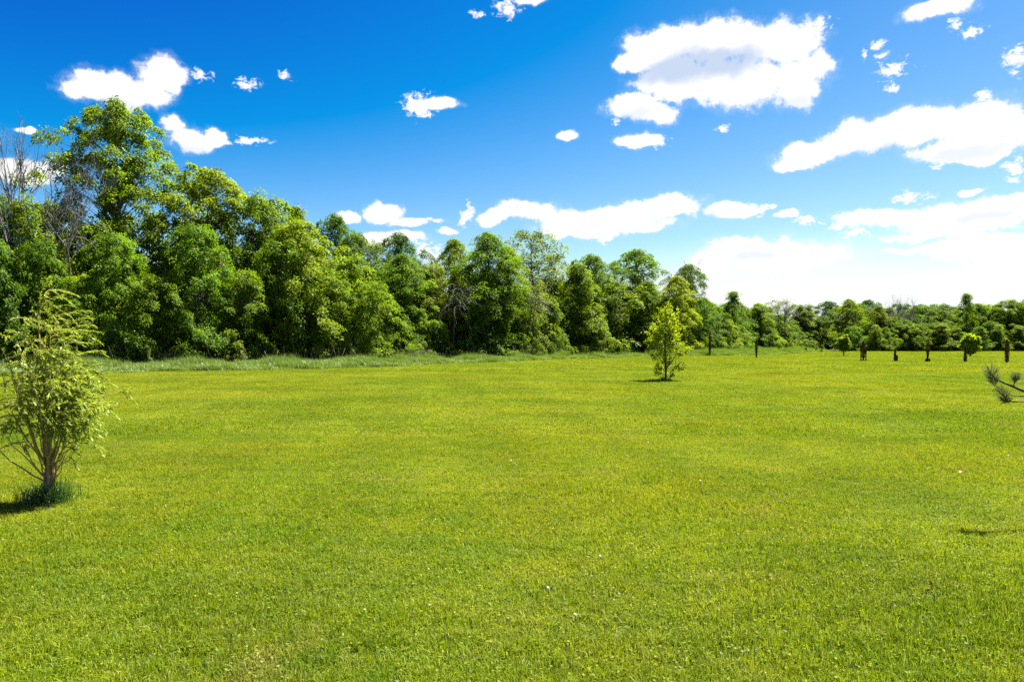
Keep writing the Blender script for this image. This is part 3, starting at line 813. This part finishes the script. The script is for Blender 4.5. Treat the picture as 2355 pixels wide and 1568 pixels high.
# dense young growth inside the wood, and the mass of the wood behind: one piece of stuff each
def under_mesh(seed):
    g = PR['bushy'] if seed % 2 else PR['layer']
    me = g['crown'].copy(); me.materials.clear(); me.materials.append(m_under); return me
us = [source('thicket', under_mesh(i)) for i in range(2)]
pts, scl = [], []
for px in np.arange(-180, 1900, 26):
    D0 = tree_front(px)
    for off, hgt in ((4.0, 3.0), (8, 5.5), (13, 7)):
        D = D0 + off + RNG.uniform(-1, 1); q = px + RNG.uniform(-12, 12); s = hgt / 6 * RNG.uniform(.8, 1.2)
        pts.append((ground_at(q, D), D, 0)); scl.append((s, s, s))
for px in np.arange(1880, 2560, 22):
    for D, hgt in ((121, 4.0), (128, 6), (142, 7)):
        q = px + RNG.uniform(-9, 9); s = hgt / 6 * RNG.uniform(.85, 1.15)
        if D < 130 and px < 1950: continue
        pts.append((ground_at(q, D), D, 0)); scl.append((s, s, s))
n = len(pts)
tag(scatter('undergrowth', np.array(pts), np.array(scl), RNG.uniform(0, 6.28, n), RNG.integers(0, 2, n), us),
    'dense dark young growth filling the wood between the trunks', 'undergrowth', None, 'stuff')

bs = [source('bramble', g_) for g_ in (PR['bushy']['crown'].copy(), PR['bushy2']['crown'].copy())]
for b_o in bs:
    b_o.data.materials.clear(); b_o.data.materials.append(m_bramble)
pts, scl = [], []
for k in range(170):
    px = RNG.uniform(-60, 1860); D = tree_front(px) - RNG.uniform(.2, 3.2) + 1.0; s_ = RNG.uniform(.10, .30)
    if math.sin(px * .05) + math.sin(px * .021) < -.5: continue
    pts.append((ground_at(px, D), D, 0)); scl.append((s_ * RNG.uniform(.9, 1.5), s_, s_))
n = len(pts)
tag(scatter('brambles', np.array(pts), np.array(scl), RNG.uniform(0, 6.28, n), RNG.integers(0, 2, n), bs),
    'low tangle of brambles and weeds where tall grass meets the wood', 'brambles', None, 'stuff')

# ------------------------------------------------------------------ bare and dead trees
def bare_tree(seed, H, spread, levels=4, r0=None, side=(0, 0), up=.75, start=.3, nbr=(5, 4, 4, 3)):
    rng = np.random.default_rng(seed); tk, bw = MB(), MB()
    r0 = r0 or H * .012
    def grow(a, d, ln, r, lev):
        k = 5; p = [np.array(a, float)]; dd = np.array(d, float)
        for i in range(k - 1):
            dd = dd + rng.normal(size=3) * .11 + np.array([side[0], side[1], .06 * up]); dd /= np.linalg.norm(dd)
            p.append(p[-1] + dd * ln / (k - 1))
        p = np.array(p)
        (tk if lev == 0 else bw).tube(p, np.linspace(r, r * (.4 if lev else .3), k), 6 if lev == 0 else (5 if lev == 1 else 3))
        if lev >= levels: return
        nb = nbr[min(lev, len(nbr) - 1)]
        for j in range(nb):
            f = rng.uniform(start if lev == 0 else .25, 1.0); q = p[0] * 0 + np.array([np.interp(f * (k - 1), np.arange(k), p[:, c_]) for c_ in range(3)])
            v = rng.normal(size=3); v -= dd * v.dot(dd); v /= np.linalg.norm(v)
            nd = dd * rng.uniform(.75, 1.0) + v * spread * rng.uniform(.6, 1.1) + np.array([0, 0, .12 * up]); nd /= np.linalg.norm(nd)
            grow(q, nd, ln * rng.uniform(.42, .66) * (1.0 if lev else .85), max(r * rng.uniform(.38, .55), .010), lev + 1)
    grow((0, 0, -.1), (0, 0, 1), H * .72, r0, 0)
    return tk.mesh('trunk', m_dead, True), bw.mesh('branches', m_dead)
BARE = [
 ('bare_tree', 'tall leafless grey tree at left beside the tallest maple', 'tree', 44, 226, 48.0, 31, dict(spread=.38, levels=4, r0=.19, nbr=(9, 5, 4, 3), start=.45, up=1.4)),
 ('bare_tree', 'second leafless stem leaning beside the tall leafless tree', 'tree', 84, 262, 48.6, 32, dict(spread=.34, levels=4, r0=.11, nbr=(7, 4, 4, 3), start=.5, up=1.4)),
 ('bare_tree', 'leafless twigs showing above the dark tree behind the sapling', 'tree', 1562, 592, 99, 33, dict(spread=.5, levels=4, r0=.14, nbr=(8, 5, 4, 3), start=.5)),
 ('bare_tree', 'leafless thin tree in the receding row, left of two', 'tree', 1802, 680, 130, 34, dict(spread=.5, levels=3, r0=.12, nbr=(8, 5, 4), start=.4)),
 ('bare_tree', 'leafless thin tree in the receding row, right of two', 'tree', 1775, 690, 128, 35, dict(spread=.5, levels=3, r0=.11, nbr=(8, 5, 4), start=.4)),
 ('bare_tree', 'leafless tree over the far wood, left of the taller one', 'tree', 2036, 684, 124, 36, dict(spread=.5, levels=3, r0=.12, nbr=(8, 5, 4), start=.4)),
 ('bare_tree', 'tallest leafless tree over the far wood', 'tree', 2060, 672, 124, 37, dict(spread=.5, levels=4, r0=.14, nbr=(8, 5, 4, 3), start=.4)),
 ('bare_tree', 'leafless tree over the far wood, right of the taller one', 'tree', 2084, 676, 125, 38, dict(spread=.5, levels=3, r0=.12, nbr=(8, 5, 4), start=.4)),
 ('bare_tree', 'leafless grey sapling among the airy trees in the middle', 'tree', 1205, 600, 76, 39, dict(spread=.5, levels=3, r0=.09, nbr=(8, 5, 4), start=.35)),
]
for nm, lab, cat, px, top, D, seed, kw in BARE:
    H = top_z(top, D)
    tm, bm_ = bare_tree(seed, H, **kw)
    zs = np.array([0.0] * len(bm_.vertices) * 3) if False else None
    co = np.empty(len(bm_.vertices) * 3, np.float32); bm_.vertices.foreach_get('co', co); zmax = float(co.reshape(-1, 3)[:, 2].max())
    root = link(nm, None, None, (ground_at(px, D), D, 0), 0, (H / zmax,) * 3)
    tag(root, lab, cat, 'leafless trees')
    link('trunk', tm, root); link('branches', bm_, root)

def brushwood(seed, n, ln, droop):
    rng = np.random.default_rng(seed); mb = MB()
    for i in range(n):
        a = rng.uniform(-.5, .5, 3) * ln * np.array([.45, .3, .9]); d = np.array([rng.normal(.35, .55), -.45 + rng.normal(0, .3), rng.uniform(-.1, .7)]); d /= np.linalg.norm(d)
        p = [a]; L_ = ln * rng.uniform(.5, 1.2)
        for k in range(6):
            d = d + np.array([.05, 0, -droop]) + rng.normal(size=3) * .1; d /= np.linalg.norm(d); p.append(p[-1] + d * L_ / 6)
        p = np.array(p); mb.tube(p, np.linspace(.017, .006, 7), 4)
        for j in range(4):
            q = p[rng.integers(2, 6)]; e = d + rng.normal(size=3) * .55 + np.array([0, 0, -droop]); e /= np.linalg.norm(e)
            mb.tube(np.array([q, q + e * L_ * .2, q + e * L_ * .36 + np.array([0, 0, -.12 * L_ * droop * 3])]), [.008, .006, .004], 3)
    return mb.mesh('branches', m_dead)
def brush_thing(label, px, py, D, seed, n, ln, droop, name='dead_branches'):
    z = top_z(py, D)
    root = link(name, None, None, (ground_at(px, D), D, 0))
    tag(root, label, 'dead branches', 'dead brushwood in the wood edge')
    link('branches', brushwood(seed, n, ln, droop), root, (0, 0, z))
    mb = MB(); mb.tube(np.array([(-.5, 1.6, -.1), (-.4, 1.3, z * .5), (0, .1, z)]), [.09, .07, .03], 6); link('trunk', mb.mesh('trunk', m_bark, True), root)
brush_thing('spray of dead grey branches low on the bare tree at left', 150, 525, 47.2, 51, 15, 2.6, .08)
brush_thing('drooping dead grey branches left of the tall columnar tree', 1050, 690, 62.8, 52, 22, 2.3, .2)
brush_thing('tangle of dead twigs under the olive trees in the middle', 1225, 690, 69, 53, 22, 2.0, .12)
mb = MB()
for k in range(4):
    a = np.array([RNG.uniform(-.8, .8), RNG.uniform(-.4, .4), .1 + .06 * k]); d = np.array([1.3 + .3 * k, -.2, .25 + .12 * k])
    mb.tube(np.array([a, a + d * .5 + [0, 0, .12], a + d]), [.028, .02, .008], 5)
D = 56; tag(link('fallen_branch', mb.mesh('fallen_branch', m_dead), None, (ground_at(950, D), D, .25)), 'fallen grey branch lying on the tall grass at the wood', 'branch')

# dry weed stalks standing along the wood
mb = MB(); rng = np.random.default_rng(60)
for i in range(330):
    px = rng.uniform(180, 1560); D = tree_front(px) - rng.uniform(.3, 2.5); x = ground_at(px, D); h = rng.uniform(.7, 1.5); l = rng.normal(0, .25, 2)
    mb.tube(np.array([(x, D, 0), (x + l[0] * .4, D + l[1] * .4, h * .6), (x + l[0], D + l[1], h)]), [.014, .011, .018], 3, rng.uniform(0, 1))
tag(link('dry_weeds', mb.mesh('dry_weeds', m_stalk)), 'dry weed stalks standing in front of the wood', 'weeds', None, 'stuff')

# ------------------------------------------------------------------ lone sapling in the field and the two garden trees
def sapling(name, label, px, base_py, top, w, seed, colour, lobes, trunk_r, lsize, group=None, tuft=True):
    D = CAM_H * FD / (base_py - 784); x = ground_at(px, D); H = top_z(top, D)
    rng = np.random.default_rng(seed)
    root = link(name, None, None, (x, D, float(gz(x, D)))); tag(root, label, 'tree', group)
    u = D / FD
    tk, cw = MB(), MB()
    tp = np.array([(0, 0, -.1), (.01, 0, H * .03), (.012, .01, H * .2), (-.02, 0, H * .45), (.02, .0, H * .7), (-.015, 0, H * .96)])
    tk.tube(tp, trunk_r * np.array([1.5, 1.1, 1, .8, .5, .15]), 7)
    P, A, N, T = [], [], [], []
    for (lx, ly, lr, cnt) in lobes:                    # lobes of leaves, in units measured up from the foot
        lz = (base_py - ly) * u; c = np.array([(lx - px) * u, rng.uniform(-.5, .5) * w * u * .5, lz]); r = lr * u
        a0 = np.array([0, 0, max(.15 * H, lz - abs(c[0]) * .9 - .2 * H * .3)])
        tk.tube(limb(rng, a0, c, -.15), np.linspace(trunk_r * .38, .006, 5), 4)
        for k in range(cnt):
            d = unit(1, rng)[0]; e = c + d * np.array([1, 1.1, .8]) * r * rng.uniform(.35, 1.05)
            tk.tube(np.array([c, (c + e) / 2 + [0, 0, .02], e]), [.008, .006, .003], 3)
            m = 26
            out = d * .6 + np.array([0, 0, .25]) + rng.normal(size=(m, 3)) * .6
            P.append(e + rng.normal(size=(m, 3)) * r * .16); A.append(out + np.array([0, 0, -.35])); N.append(np.array([0, 0, 1.]) + d * .4 + rng.normal(size=(m, 3)) * .55)
            T.append(np.clip(rng.normal(.5, .15) + rng.normal(0, .14, m), 0, 1))
    P = np.concatenate(P); n = len(P); s = lsize * rng.uniform(.6, 1.25, n)
    cw.leaves(P, np.concatenate(A), np.concatenate(N), s, s * .55, np.concatenate(T), .05)
    link('trunk', tk.mesh('trunk', m_bark, True), root)
    link('crown', cw.mesh('crown', m_leaf), root, color=colour)
    if tuft:
        g = MB(); q = np.zeros((160, 3)); q[:, :2] = rng.normal(0, .13, (160, 2))
        g.blades(q, rng.uniform(.12, .3, 160), rng.uniform(.012, .02, 160), rng.uniform(.1, .8, 160), rng.uniform(0, 6.28, 160), rng.uniform(0, .6, 160))
        tg = link('grass_tuft', g.mesh('grass_tuft', m_tuft), None, (x, D, float(gz(x, D))))
        tag(tg, 'dark grass tuft at the foot of the lone sapling', 'grass tuft', None, 'stuff')
    return root
lobes = [(1530,712,16,8),(1540,722,22,12),(1522,738,24,14),(1548,745,22,14),(1508,765,22,12),(1535,768,28,18),(1560,762,20,10),(1515,792,26,16),(1548,795,26,16),
         (1492,790,14,8),(1500,785,16,8),(1484,788,8,5),(1532,818,24,14),(1558,815,22,10),(1510,820,22,10),(1578,803,13,8),(1568,808,14,7),(1540,840,20,11),(1518,845,18,9),(1556,843,13,6),(1527,862,17,9),(1542,858,12,5),
         (1525,778,18,9),(1545,732,14,8),(1516,752,14,7)]
sapling('sapling', 'lone young tree with yellow-green leaves standing in mid lawn', 1530, 876, 694, 95, 70, (0.225, 0.275, 0.010), lobes, .05, .09)
def ring_lobes(cx, cy, rx, ry, n, lr, cnt, seed):
    rng = random.Random(seed); out = []
    for i in range(n):
        a = i * 2.4; r = math.sqrt((i + .5) / n)
        out.append((cx + math.cos(a) * rx * r, cy + math.sin(a) * ry * r, lr * rng.uniform(.8, 1.2), cnt))
    return out
sapling('sapling', 'small egg-shaped young tree left of the five browsed cedars', 1940, 819, 768, 26, 71, (0.20, 0.26, 0.02), ring_lobes(1940, 790, 8, 16, 14, 5.5, 12, 1), .07, .26, None, False)
sapling('sapling', 'round-headed light green garden tree behind a pointed cedar', 2231, 820, 768, 40, 72, (0.21, 0.275, 0.018), ring_lobes(2231, 791, 14, 17, 20, 6.5, 14, 2), .09, .28, None, False)

# ------------------------------------------------------------------ browsed cedars: shape as a profile of radius against height
def cedar(label, px, base_py, top, prof, seed, extra=()):
    D = CAM_H * FD / (base_py - 784); x = ground_at(px, D); u = D / FD; H = (base_py - top) * u
    rng = np.random.default_rng(seed); root = link('cedar', None, None, (x, D, float(gz(x, D)))); tag(root, label, 'cedar', 'browsed cedars standing in a row on the lawn')
    cw, tk = MB(), MB()
    stems = [(0.0, 0.0, H, prof)] + [(ex * u, 0.0, eh * u, ep) for ex, eh, ep in extra]
    for sx, sy, h, pf in stems:
        tk.tube(np.array([(sx * .3, sy, -.05), (sx, sy, h * .15), (sx, sy, h * .9)]), [.05, .04, .012], 6)
        n = int(1500 * h / 1.7); t_ = rng.uniform(0, 1, n) ** .9
        r = np.interp(t_, [q[0] for q in pf], [q[1] * u * .64 for q in pf]); a = rng.uniform(0, 6.28, n)
        wob = 1 + .22 * np.sin(a * 3 + t_ * 17 + seed) + .15 * np.sin(t_ * 41 + a * 2)
        rr = r * wob * np.sqrt(rng.uniform(.25, 1.05, n))
        P = np.column_stack([sx + np.cos(a) * rr, sy + np.sin(a) * rr, t_ * (h - .07)])
        A = np.column_stack([np.cos(a) * .5, np.sin(a) * .5, np.ones(n)]) + rng.normal(size=(n, 3)) * .3
        N = np.column_stack([np.cos(a), np.sin(a), np.zeros(n)]) + rng.normal(size=(n, 3)) * .6
        cw.leaves(P, A, N, rng.uniform(.05, .11, n), rng.uniform(.03, .05, n), np.clip(rng.normal(.4, .22, n), 0, 1), .05)
    link('trunk', tk.mesh('trunk', m_bark, True), root); link('foliage', cw.mesh('foliage', m_cedar), root)
cedar('slim spindle-shaped cedar, leftmost of the row', 1632, 818.5, 764, [(0, .8), (.12, 3), (.4, 4.2), (.6, 3.8), (.8, 2.4), (1, .2)], 80)
cedar('slim club-shaped cedar, second from the left of the row', 1739, 823, 782, [(0, 1.2), (.12, 2), (.35, 2.6), (.5, 4.2), (.85, 4), (1, 1)], 81)
cedar('ragged cedar with a drooping side branch, first of the right-hand five', 1985, 830, 784, [(0, .8), (.1, 1.5), (.2, 4), (.4, 5.4), (.6, 6), (.75, 5), (.9, 3), (1, .5)], 82, [(-5.5, 37, [(0, 0), (.5, 0), (.62, 1.2), (.85, 1.8), (1, .4)]), (6, 32, [(0, 0), (.5, 0), (.7, 1.4), (.9, 1.5), (1, .4)])])
cedar('shortest cedar, thin with a low side sprout', 2058, 831, 802, [(0, 2.2), (.2, 3.6), (.5, 2.6), (.8, 2), (1, 1)], 83, [(4.6, 15, [(0, 1), (.4, 1.6), (1, .8)])])
cedar('browsed cedar with bare stem and a mop-like top', 2133, 832.5, 796, [(0, 1.4), (.1, 1.8), (.4, 2.0), (.6, 3.2), (.75, 6), (.92, 5), (1, 1)], 84, [(-3.6, 9, [(0, 1), (1, 1)]), (4.2, 9, [(0, 1), (1, .8)])])
cedar('pointed cedar with a fat foot in front of the round garden tree', 2219.5, 833, 797, [(0, 4), (.1, 5), (.3, 4.4), (.5, 2.6), (.8, 2), (1, .6)], 85)
cedar('tallest and thickest cedar, rightmost of the row', 2315.5, 835, 780, [(0, 1.6), (.08, 4.4), (.3, 5.4), (.6, 6.8), (.8, 6), (.92, 3.4), (1, .5)], 86)
D = CAM_H * FD / 34.5
mb = MB(); mb.tube(np.array([(0, 0, -.1), (.01, 0, .35), (.02, 0, .36)]), [.04, .035, .01], 6)
tag(link('stake', mb.mesh('stake', m_dead), None, (ground_at(1643, D), D, 0)), 'short wooden stake right of the leftmost cedar', 'stake')

# ------------------------------------------------------------------ willow in the left foreground
def willow():
    rng = np.random.default_rng(91)
    D = 7.63; X = -5.18; z0 = float(gz(X, D))
    root = link('willow', None, None, (X, D, z0)); tag(root, 'young yellow-twigged willow leaning in the wind at left foreground', 'willow')
    tk, st, cw = MB(), MB(), MB()
    tk.tube(np.array([(.0, 0, -.12), (-.005, 0, .06), (-.01, 0, .2), (.0, 0, .33), (.01, 0, .42)]), [.060, .048, .044, .048, .036], 10)
    S = []
    #   end x, end y, end z, start radius, belly
    ends = [(-.18, .05, 2.33, .028, 0), (-.30, -.2, 1.55, .016, .1), (-.58, .1, 1.35, .017, .2), (-.72, -.1, 1.05, .013, .3), (-.62, .3, 1.55, .014, .15), (.02, .25, 1.95, .020, 0), (.16, -.1, 1.78, .018, .0),
            (.30, .15, 1.6, .016, .05), (.40, -.15, 1.38, .014, .12), (.44, .2, 1.15, .012, .2), (.34, -.35, 1.05, .010, .2), (.08, .42, 1.5, .014, .1), (-.05, -.42, 1.35, .013, .1), (.2, .38, 1.25, .010, .1),
            (-.40, -.38, 1.2, .011, .2), (-.40, .42, 1.35, .011, .2), (.54, .0, .85, .009, .1), (.24, -.25, 1.42, .012, 0), (.06, -.2, 1.62, .014, 0), (-.12, .2, 1.75, .015, 0), (.30, .05, 1.2, .010, 0), (.12, .1, 1.35, .012, 0),
            (.26, -.1, 1.05, .008, .05), (.36, .1, .95, .008, .1), (-.22, .1, 1.3, .010, .1), (-.50, .0, 1.1, .009, .25), (.18, .25, 1.0, .008, .1), (.46, -.05, 1.05, .008, .1), (-.28, -.25, 1.05, .008, .15), (.1, -.3, 1.0, .008, .05),
            (-.34, .1, 1.92, .015, .05), (.12, -.15, 2.05, .016, 0), (-.02, .15, 2.12, .016, 0), (.26, .1, 1.88, .014, .02), (-.46, -.05, 1.75, .013, .1), (.02, -.3, 1.85, .013, 0)]
    def leaf_run(acc, p, dens, lo):
        seg = np.linalg.norm(np.diff(p, axis=0), axis=1); ln = seg.sum(); m = max(3, int(ln * dens))
        f = rng.uniform(lo, 1, m) * (len(p) - 1); i = np.minimum(f.astype(int), len(p) - 2); w = (f - i)[:, None]
        q = p[i] * (1 - w) + p[i + 1] * w; d = p[i + 1] - p[i]; d /= np.linalg.norm(d, axis=1)[:, None] + 1e-9
        acc.append((q, d * .9 + np.array([.45, 0, -.2]) + rng.normal(size=(m, 3)) * .38, np.array([0, 0, 1.]) + rng.normal(size=(m, 3)) * .8,
                    np.clip(rng.normal(.5, .22, m), 0, 1), rng.uniform(.028, .064, m)))
    tr_o = link('trunk', tk.mesh('trunk', m_wtrunk, True), root)
    for (ex, ey, ez, r, belly) in ends:
        r *= .78
        st, cw, acc = MB(), MB(), []
        a = np.array([rng.uniform(-.03, .03), rng.uniform(-.03, .03), rng.uniform(.18, .42)])
        k = 9; tt = np.linspace(0, 1, k)[:, None]
        b = np.array([ex, ey, ez]); mid = a * .5 + b * .5 + np.array([ex * belly, ey * belly, -belly * .35])
        p = (1 - tt) ** 2 * a + 2 * tt * (1 - tt) * mid + tt ** 2 * b + rng.normal(size=(k, 3)) * .012
        if ez > 2.2:
            p[-1] += [.10, 0, 0]
        st.tube(p, np.linspace(r, r * .2, k), 6)
        top = p[-1, 2]; nt = int(6 + 10 * max(0, top - .8))
        leaf_run(acc, p, 40, .62)
        for j in range(nt):
            f = rng.uniform(.30, 1.0); i = f * 8; q = np.array([np.interp(i, np.arange(9), p[:, c_]) for c_ in range(3)])
            if q[2] < .85 and rng.uniform() < .85: continue
            d = np.array([rng.normal(.28, .55), rng.normal(0, .55), rng.uniform(.05, .9)]); d /= np.linalg.norm(d)
            ln = rng.uniform(.14, .42) * (1.15 if q[2] > 1 else .8); tw = [q]
            for k in range(6):
                d = d + np.array([.13, 0, -.12]) + rng.normal(size=3) * .1; d /= np.linalg.norm(d); tw.append(tw[-1] + d * ln / 6)
            tw = np.array(tw); st.tube(tw, np.linspace(.0040, .0014, 7), 4)
            leaf_run(acc, tw, 165, .1)
            for jj in range(2):
                if rng.uniform() < .7:
                    i0 = rng.integers(2, 5); e = d + rng.normal(size=3) * .6 + np.array([.25, 0, -.1]); e /= np.linalg.norm(e)
                    t2 = tw[i0] + e * np.linspace(0, ln * .55, 5)[:, None] + np.array([0, 0, -1]) * (np.linspace(0, 1, 5) ** 2 * .05)[:, None]
                    st.tube(t2, np.linspace(.0028, .001, 5), 3); leaf_run(acc, t2, 165, .08)
        P, A, N, T, sz = [np.concatenate(z_) for z_ in zip(*acc)]
        cw.leaves(P, A, N, sz, sz * .13 + .002, T, .05)
        bo = link('branch', st.mesh('branch', m_twig, True), root)
        link('foliage', cw.mesh('foliage', m_willow), bo, color=(0.225, 0.285, 0.032))
    g = MB(); n = 900; q = np.zeros((n, 3)); q[:, 0] = rng.normal(.0, .12, n); q[:, 1] = rng.normal(-.02, .12, n)
    g.blades(q, rng.uniform(.10, .34, n), rng.uniform(.004, .009, n), np.clip(rng.gamma(2, .25, n), .05, 1.2), rng.uniform(0, 6.28, n), rng.uniform(0, 1, n))
    q = np.zeros((26, 3)); q[:, 0] = rng.uniform(.05, .25, 26); g.blades(q, rng.uniform(.35, .55, 26), np.full(26, .005), rng.uniform(.05, .4, 26), rng.uniform(-.5, 1.5, 26), rng.uniform(.3, 1, 26))
    tag(link('grass_tuft', g.mesh('grass_tuft', m_tuft), None, (X, D, z0)), 'dark green tuft of long grass around the willow trunk', 'grass tuft', None, 'stuff')
    mb = MB()
    for k, (cx, cy, r) in enumerate(((.42, -.12, .16), (.62, .02, .12), (.2, -.28, .12), (-.1, -.34, .1), (.82, .12, .08))):
        a = np.linspace(0, 2 * np.pi, 20)[:-1]; rr = r * (1 + .25 * np.sin(a * 3 + k) + .15 * np.sin(a * 5 + 2 * k))
        v = np.column_stack([cx + np.cos(a) * rr * 1.4, cy + np.sin(a) * rr, np.full(19, .006 + .004 * k)])
        mb.add(np.vstack([v, [[cx, cy, .016 + .004 * k]]]), [(i, (i + 1) % 19, 19) for i in range(19)])
    o = link('soil_patch', mb.mesh('soil_patch', m_soil), None, (X, D, z0)); o['kind'] = 'structure'
willow()

# ------------------------------------------------------------------ pine at the right, mostly outside the picture
def pine():
    rng = np.random.default_rng(95)
    Y = 6.7; u = Y / FD
    at = lambda px, py, dy=0: np.array([(px - 1177) / FD * (Y + dy), Y + dy, CAM_H + (784 - py) / FD * (Y + dy)])
    base = np.array([6.35, 7.05, 0.])
    root = link('pine_tree', None, None, tuple(base)); tag(root, 'pine whose needled branch tips reach in at the right border', 'pine')
    tk = MB()
    tk.tube(np.array([(0, 0, -.1), (0, 0, .8), (.02, 0, 1.6), (0, 0, 2.3)]), [.075, .06, .04, .01], 9)
    link('trunk', tk.mesh('trunk', m_bark, True), root)
    def needles(nd, c, d, n, ln, sp, stem=.12):
        d = np.array(d, float); d /= np.linalg.norm(d)
        f = rng.uniform(-.9, .15, n); p = c + d * (f * stem)[:, None]
        a = unit(n, rng); a = a - d * (a @ d)[:, None]; a /= np.linalg.norm(a, axis=1)[:, None]
        ax = d * rng.uniform(.35, 1.2, n)[:, None] + a * sp * rng.uniform(.6, 1.1, n)[:, None] + np.array([0, 0, .12])
        l_ = ln * rng.uniform(.7, 1.1, n)
        nd.leaves(p - base, ax, unit(n, rng), l_, np.full(n, .0040), np.clip(rng.normal(.4, .25, n), 0, 1))
        nd.leaves(p - base + .001, ax + rng.normal(size=(n, 3)) * .1, unit(n, rng), l_, np.full(n, .0040), np.clip(rng.normal(.5, .25, n), 0, 1))
    def branch(runs, clusters, buds=()):
        br, nd = MB(), MB()
        for pts_, r0, r1 in runs:
            br.tube(np.array(pts_) - base, np.linspace(r0, r1, len(pts_)), 6)
        for px, py, rr in buds:
            c_ = at(px, py) - base; br.tube(np.array([c_ - [0, 0, rr], c_, c_ + [0, 0, rr * 1.5]]), [rr * .5, rr, rr * .3], 6)
        for c_ in clusters: needles(nd, *c_)
        bo = link('branch', br.mesh('branch', m_bark, True), root); link('needles', nd.mesh('needles', m_needle), bo)
    j0 = at(2354, 899, .0)
    branch([([base + [0, 0, 1.18], base + [-.7, -.25, 1.22], j0, at(2330, 889), at(2308, 880), at(2292, 872)], .020, .008),
            ([at(2292, 872), at(2284, 864), at(2272, 849)], .009, .006), ([at(2329, 889), at(2333, 880), at(2335, 868)], .006, .004)],
           [(at(2280, 860), (-.35, -.2, .75), 190, .125, .8, .17), (at(2335, 868), (.1, -.1, .9), 130, .09, .8, .07)], [(2290, 872, .016), (2272, 846, .008)])
    branch([([base + [0, 0, 1.05], base + [-.8, -.3, 1.05], at(2362, 922, -.05), at(2330, 924, -.08), at(2312, 921, -.1)], .012, .005)],
           [(at(2312, 918, -.1), (-.6, -.3, .35), 140, .115, .65, .10)], [(2312, 922, .014)])
    branch([([base + [0, 0, 1.12], base + [-.8, -.3, 1.12], at(2354, 911), at(2330, 910), at(2314, 905), at(2298, 893)], .009, .003)],
           [(at(2304, 900, -.05), (-.5, -.2, .4), 100, .11, .65, .12)])
    # the rest of the tree, outside the picture
    for i in range(16):
        z = .5 + i * .115; a = i * 2.4 + .3
        if math.cos(a) < -.25 : a += 2.2
        ln = (.75 - .02 * i) * rng.uniform(.7, 1.0); e = base + np.array([math.cos(a) * ln, math.sin(a) * ln, z + .12]); s0 = base + [0, 0, z]
        branch([([s0, (s0 + e) / 2 + [0, 0, -.03], e], .014, .005)], [(s0 + (e - s0) * f, (math.cos(a), math.sin(a), .5), 110, .10, .75, .12) for f in (.6, .85, 1.0)])
pine()

# ------------------------------------------------------------------ small things on the lawn
def puff_mesh():
    rng = np.random.default_rng(5); mb = MB(); d = unit(60, rng)
    mb.leaves(np.array([[0, 0, .085]]) + d * .004, d, unit(60, rng), np.full(60, .010), np.full(60, .006), rng.uniform(0, 1, 60)); return mb.mesh('seed_head', m_puff)
def stem_mesh():
    mb = MB(); mb.tube(np.array([(0, 0, 0), (.003, 0, .04), (0, 0, .085)]), .0018, 4); return mb.mesh('stem', m_tuft)
pm, sm = puff_mesh(), stem_mesh()
spots = [(1322, 1447), (2318, 1057), (1520, 970), (1175, 1068), (1490, 1026), (1150, 912), (1285, 948), (1985, 1010), (1700, 985), (760, 915), (905, 905), (1060, 930), (2035, 905), (1940, 930), (1260, 1380), (1380, 1300), (555, 1000), (1610, 1120)]
for (a, b_) in spots:
    D = CAM_H * FD / (b_ - 784); x = ground_at(a, D)
    r_ = link('dandelion', None, None, (x, D, float(gz(x, D))), 0, (.75 + D * .012,) * 3)
    tag(r_, 'white dandelion seed head dotting the mown lawn', 'dandelion', 'dandelion clocks scattered on the lawn')
    link('stem', sm, r_); link('seed_head', pm, r_)
mb = MB(); v = [(0, 0, .03), (.03, .025, .05), (.075, .01, .035), (.035, -.025, .045), (.09, .02, .06)]
mb.add(v, [(0, 1, 2), (0, 2, 3), (1, 4, 2)], .3)
D = CAM_H * FD / (1094 - 784); tag(link('fallen_leaf', mb.mesh('fallen_leaf', m_dryleaf), None, (ground_at(2204, D), D, .02)), 'small brown dry leaf lying on the lawn at right', 'leaf')
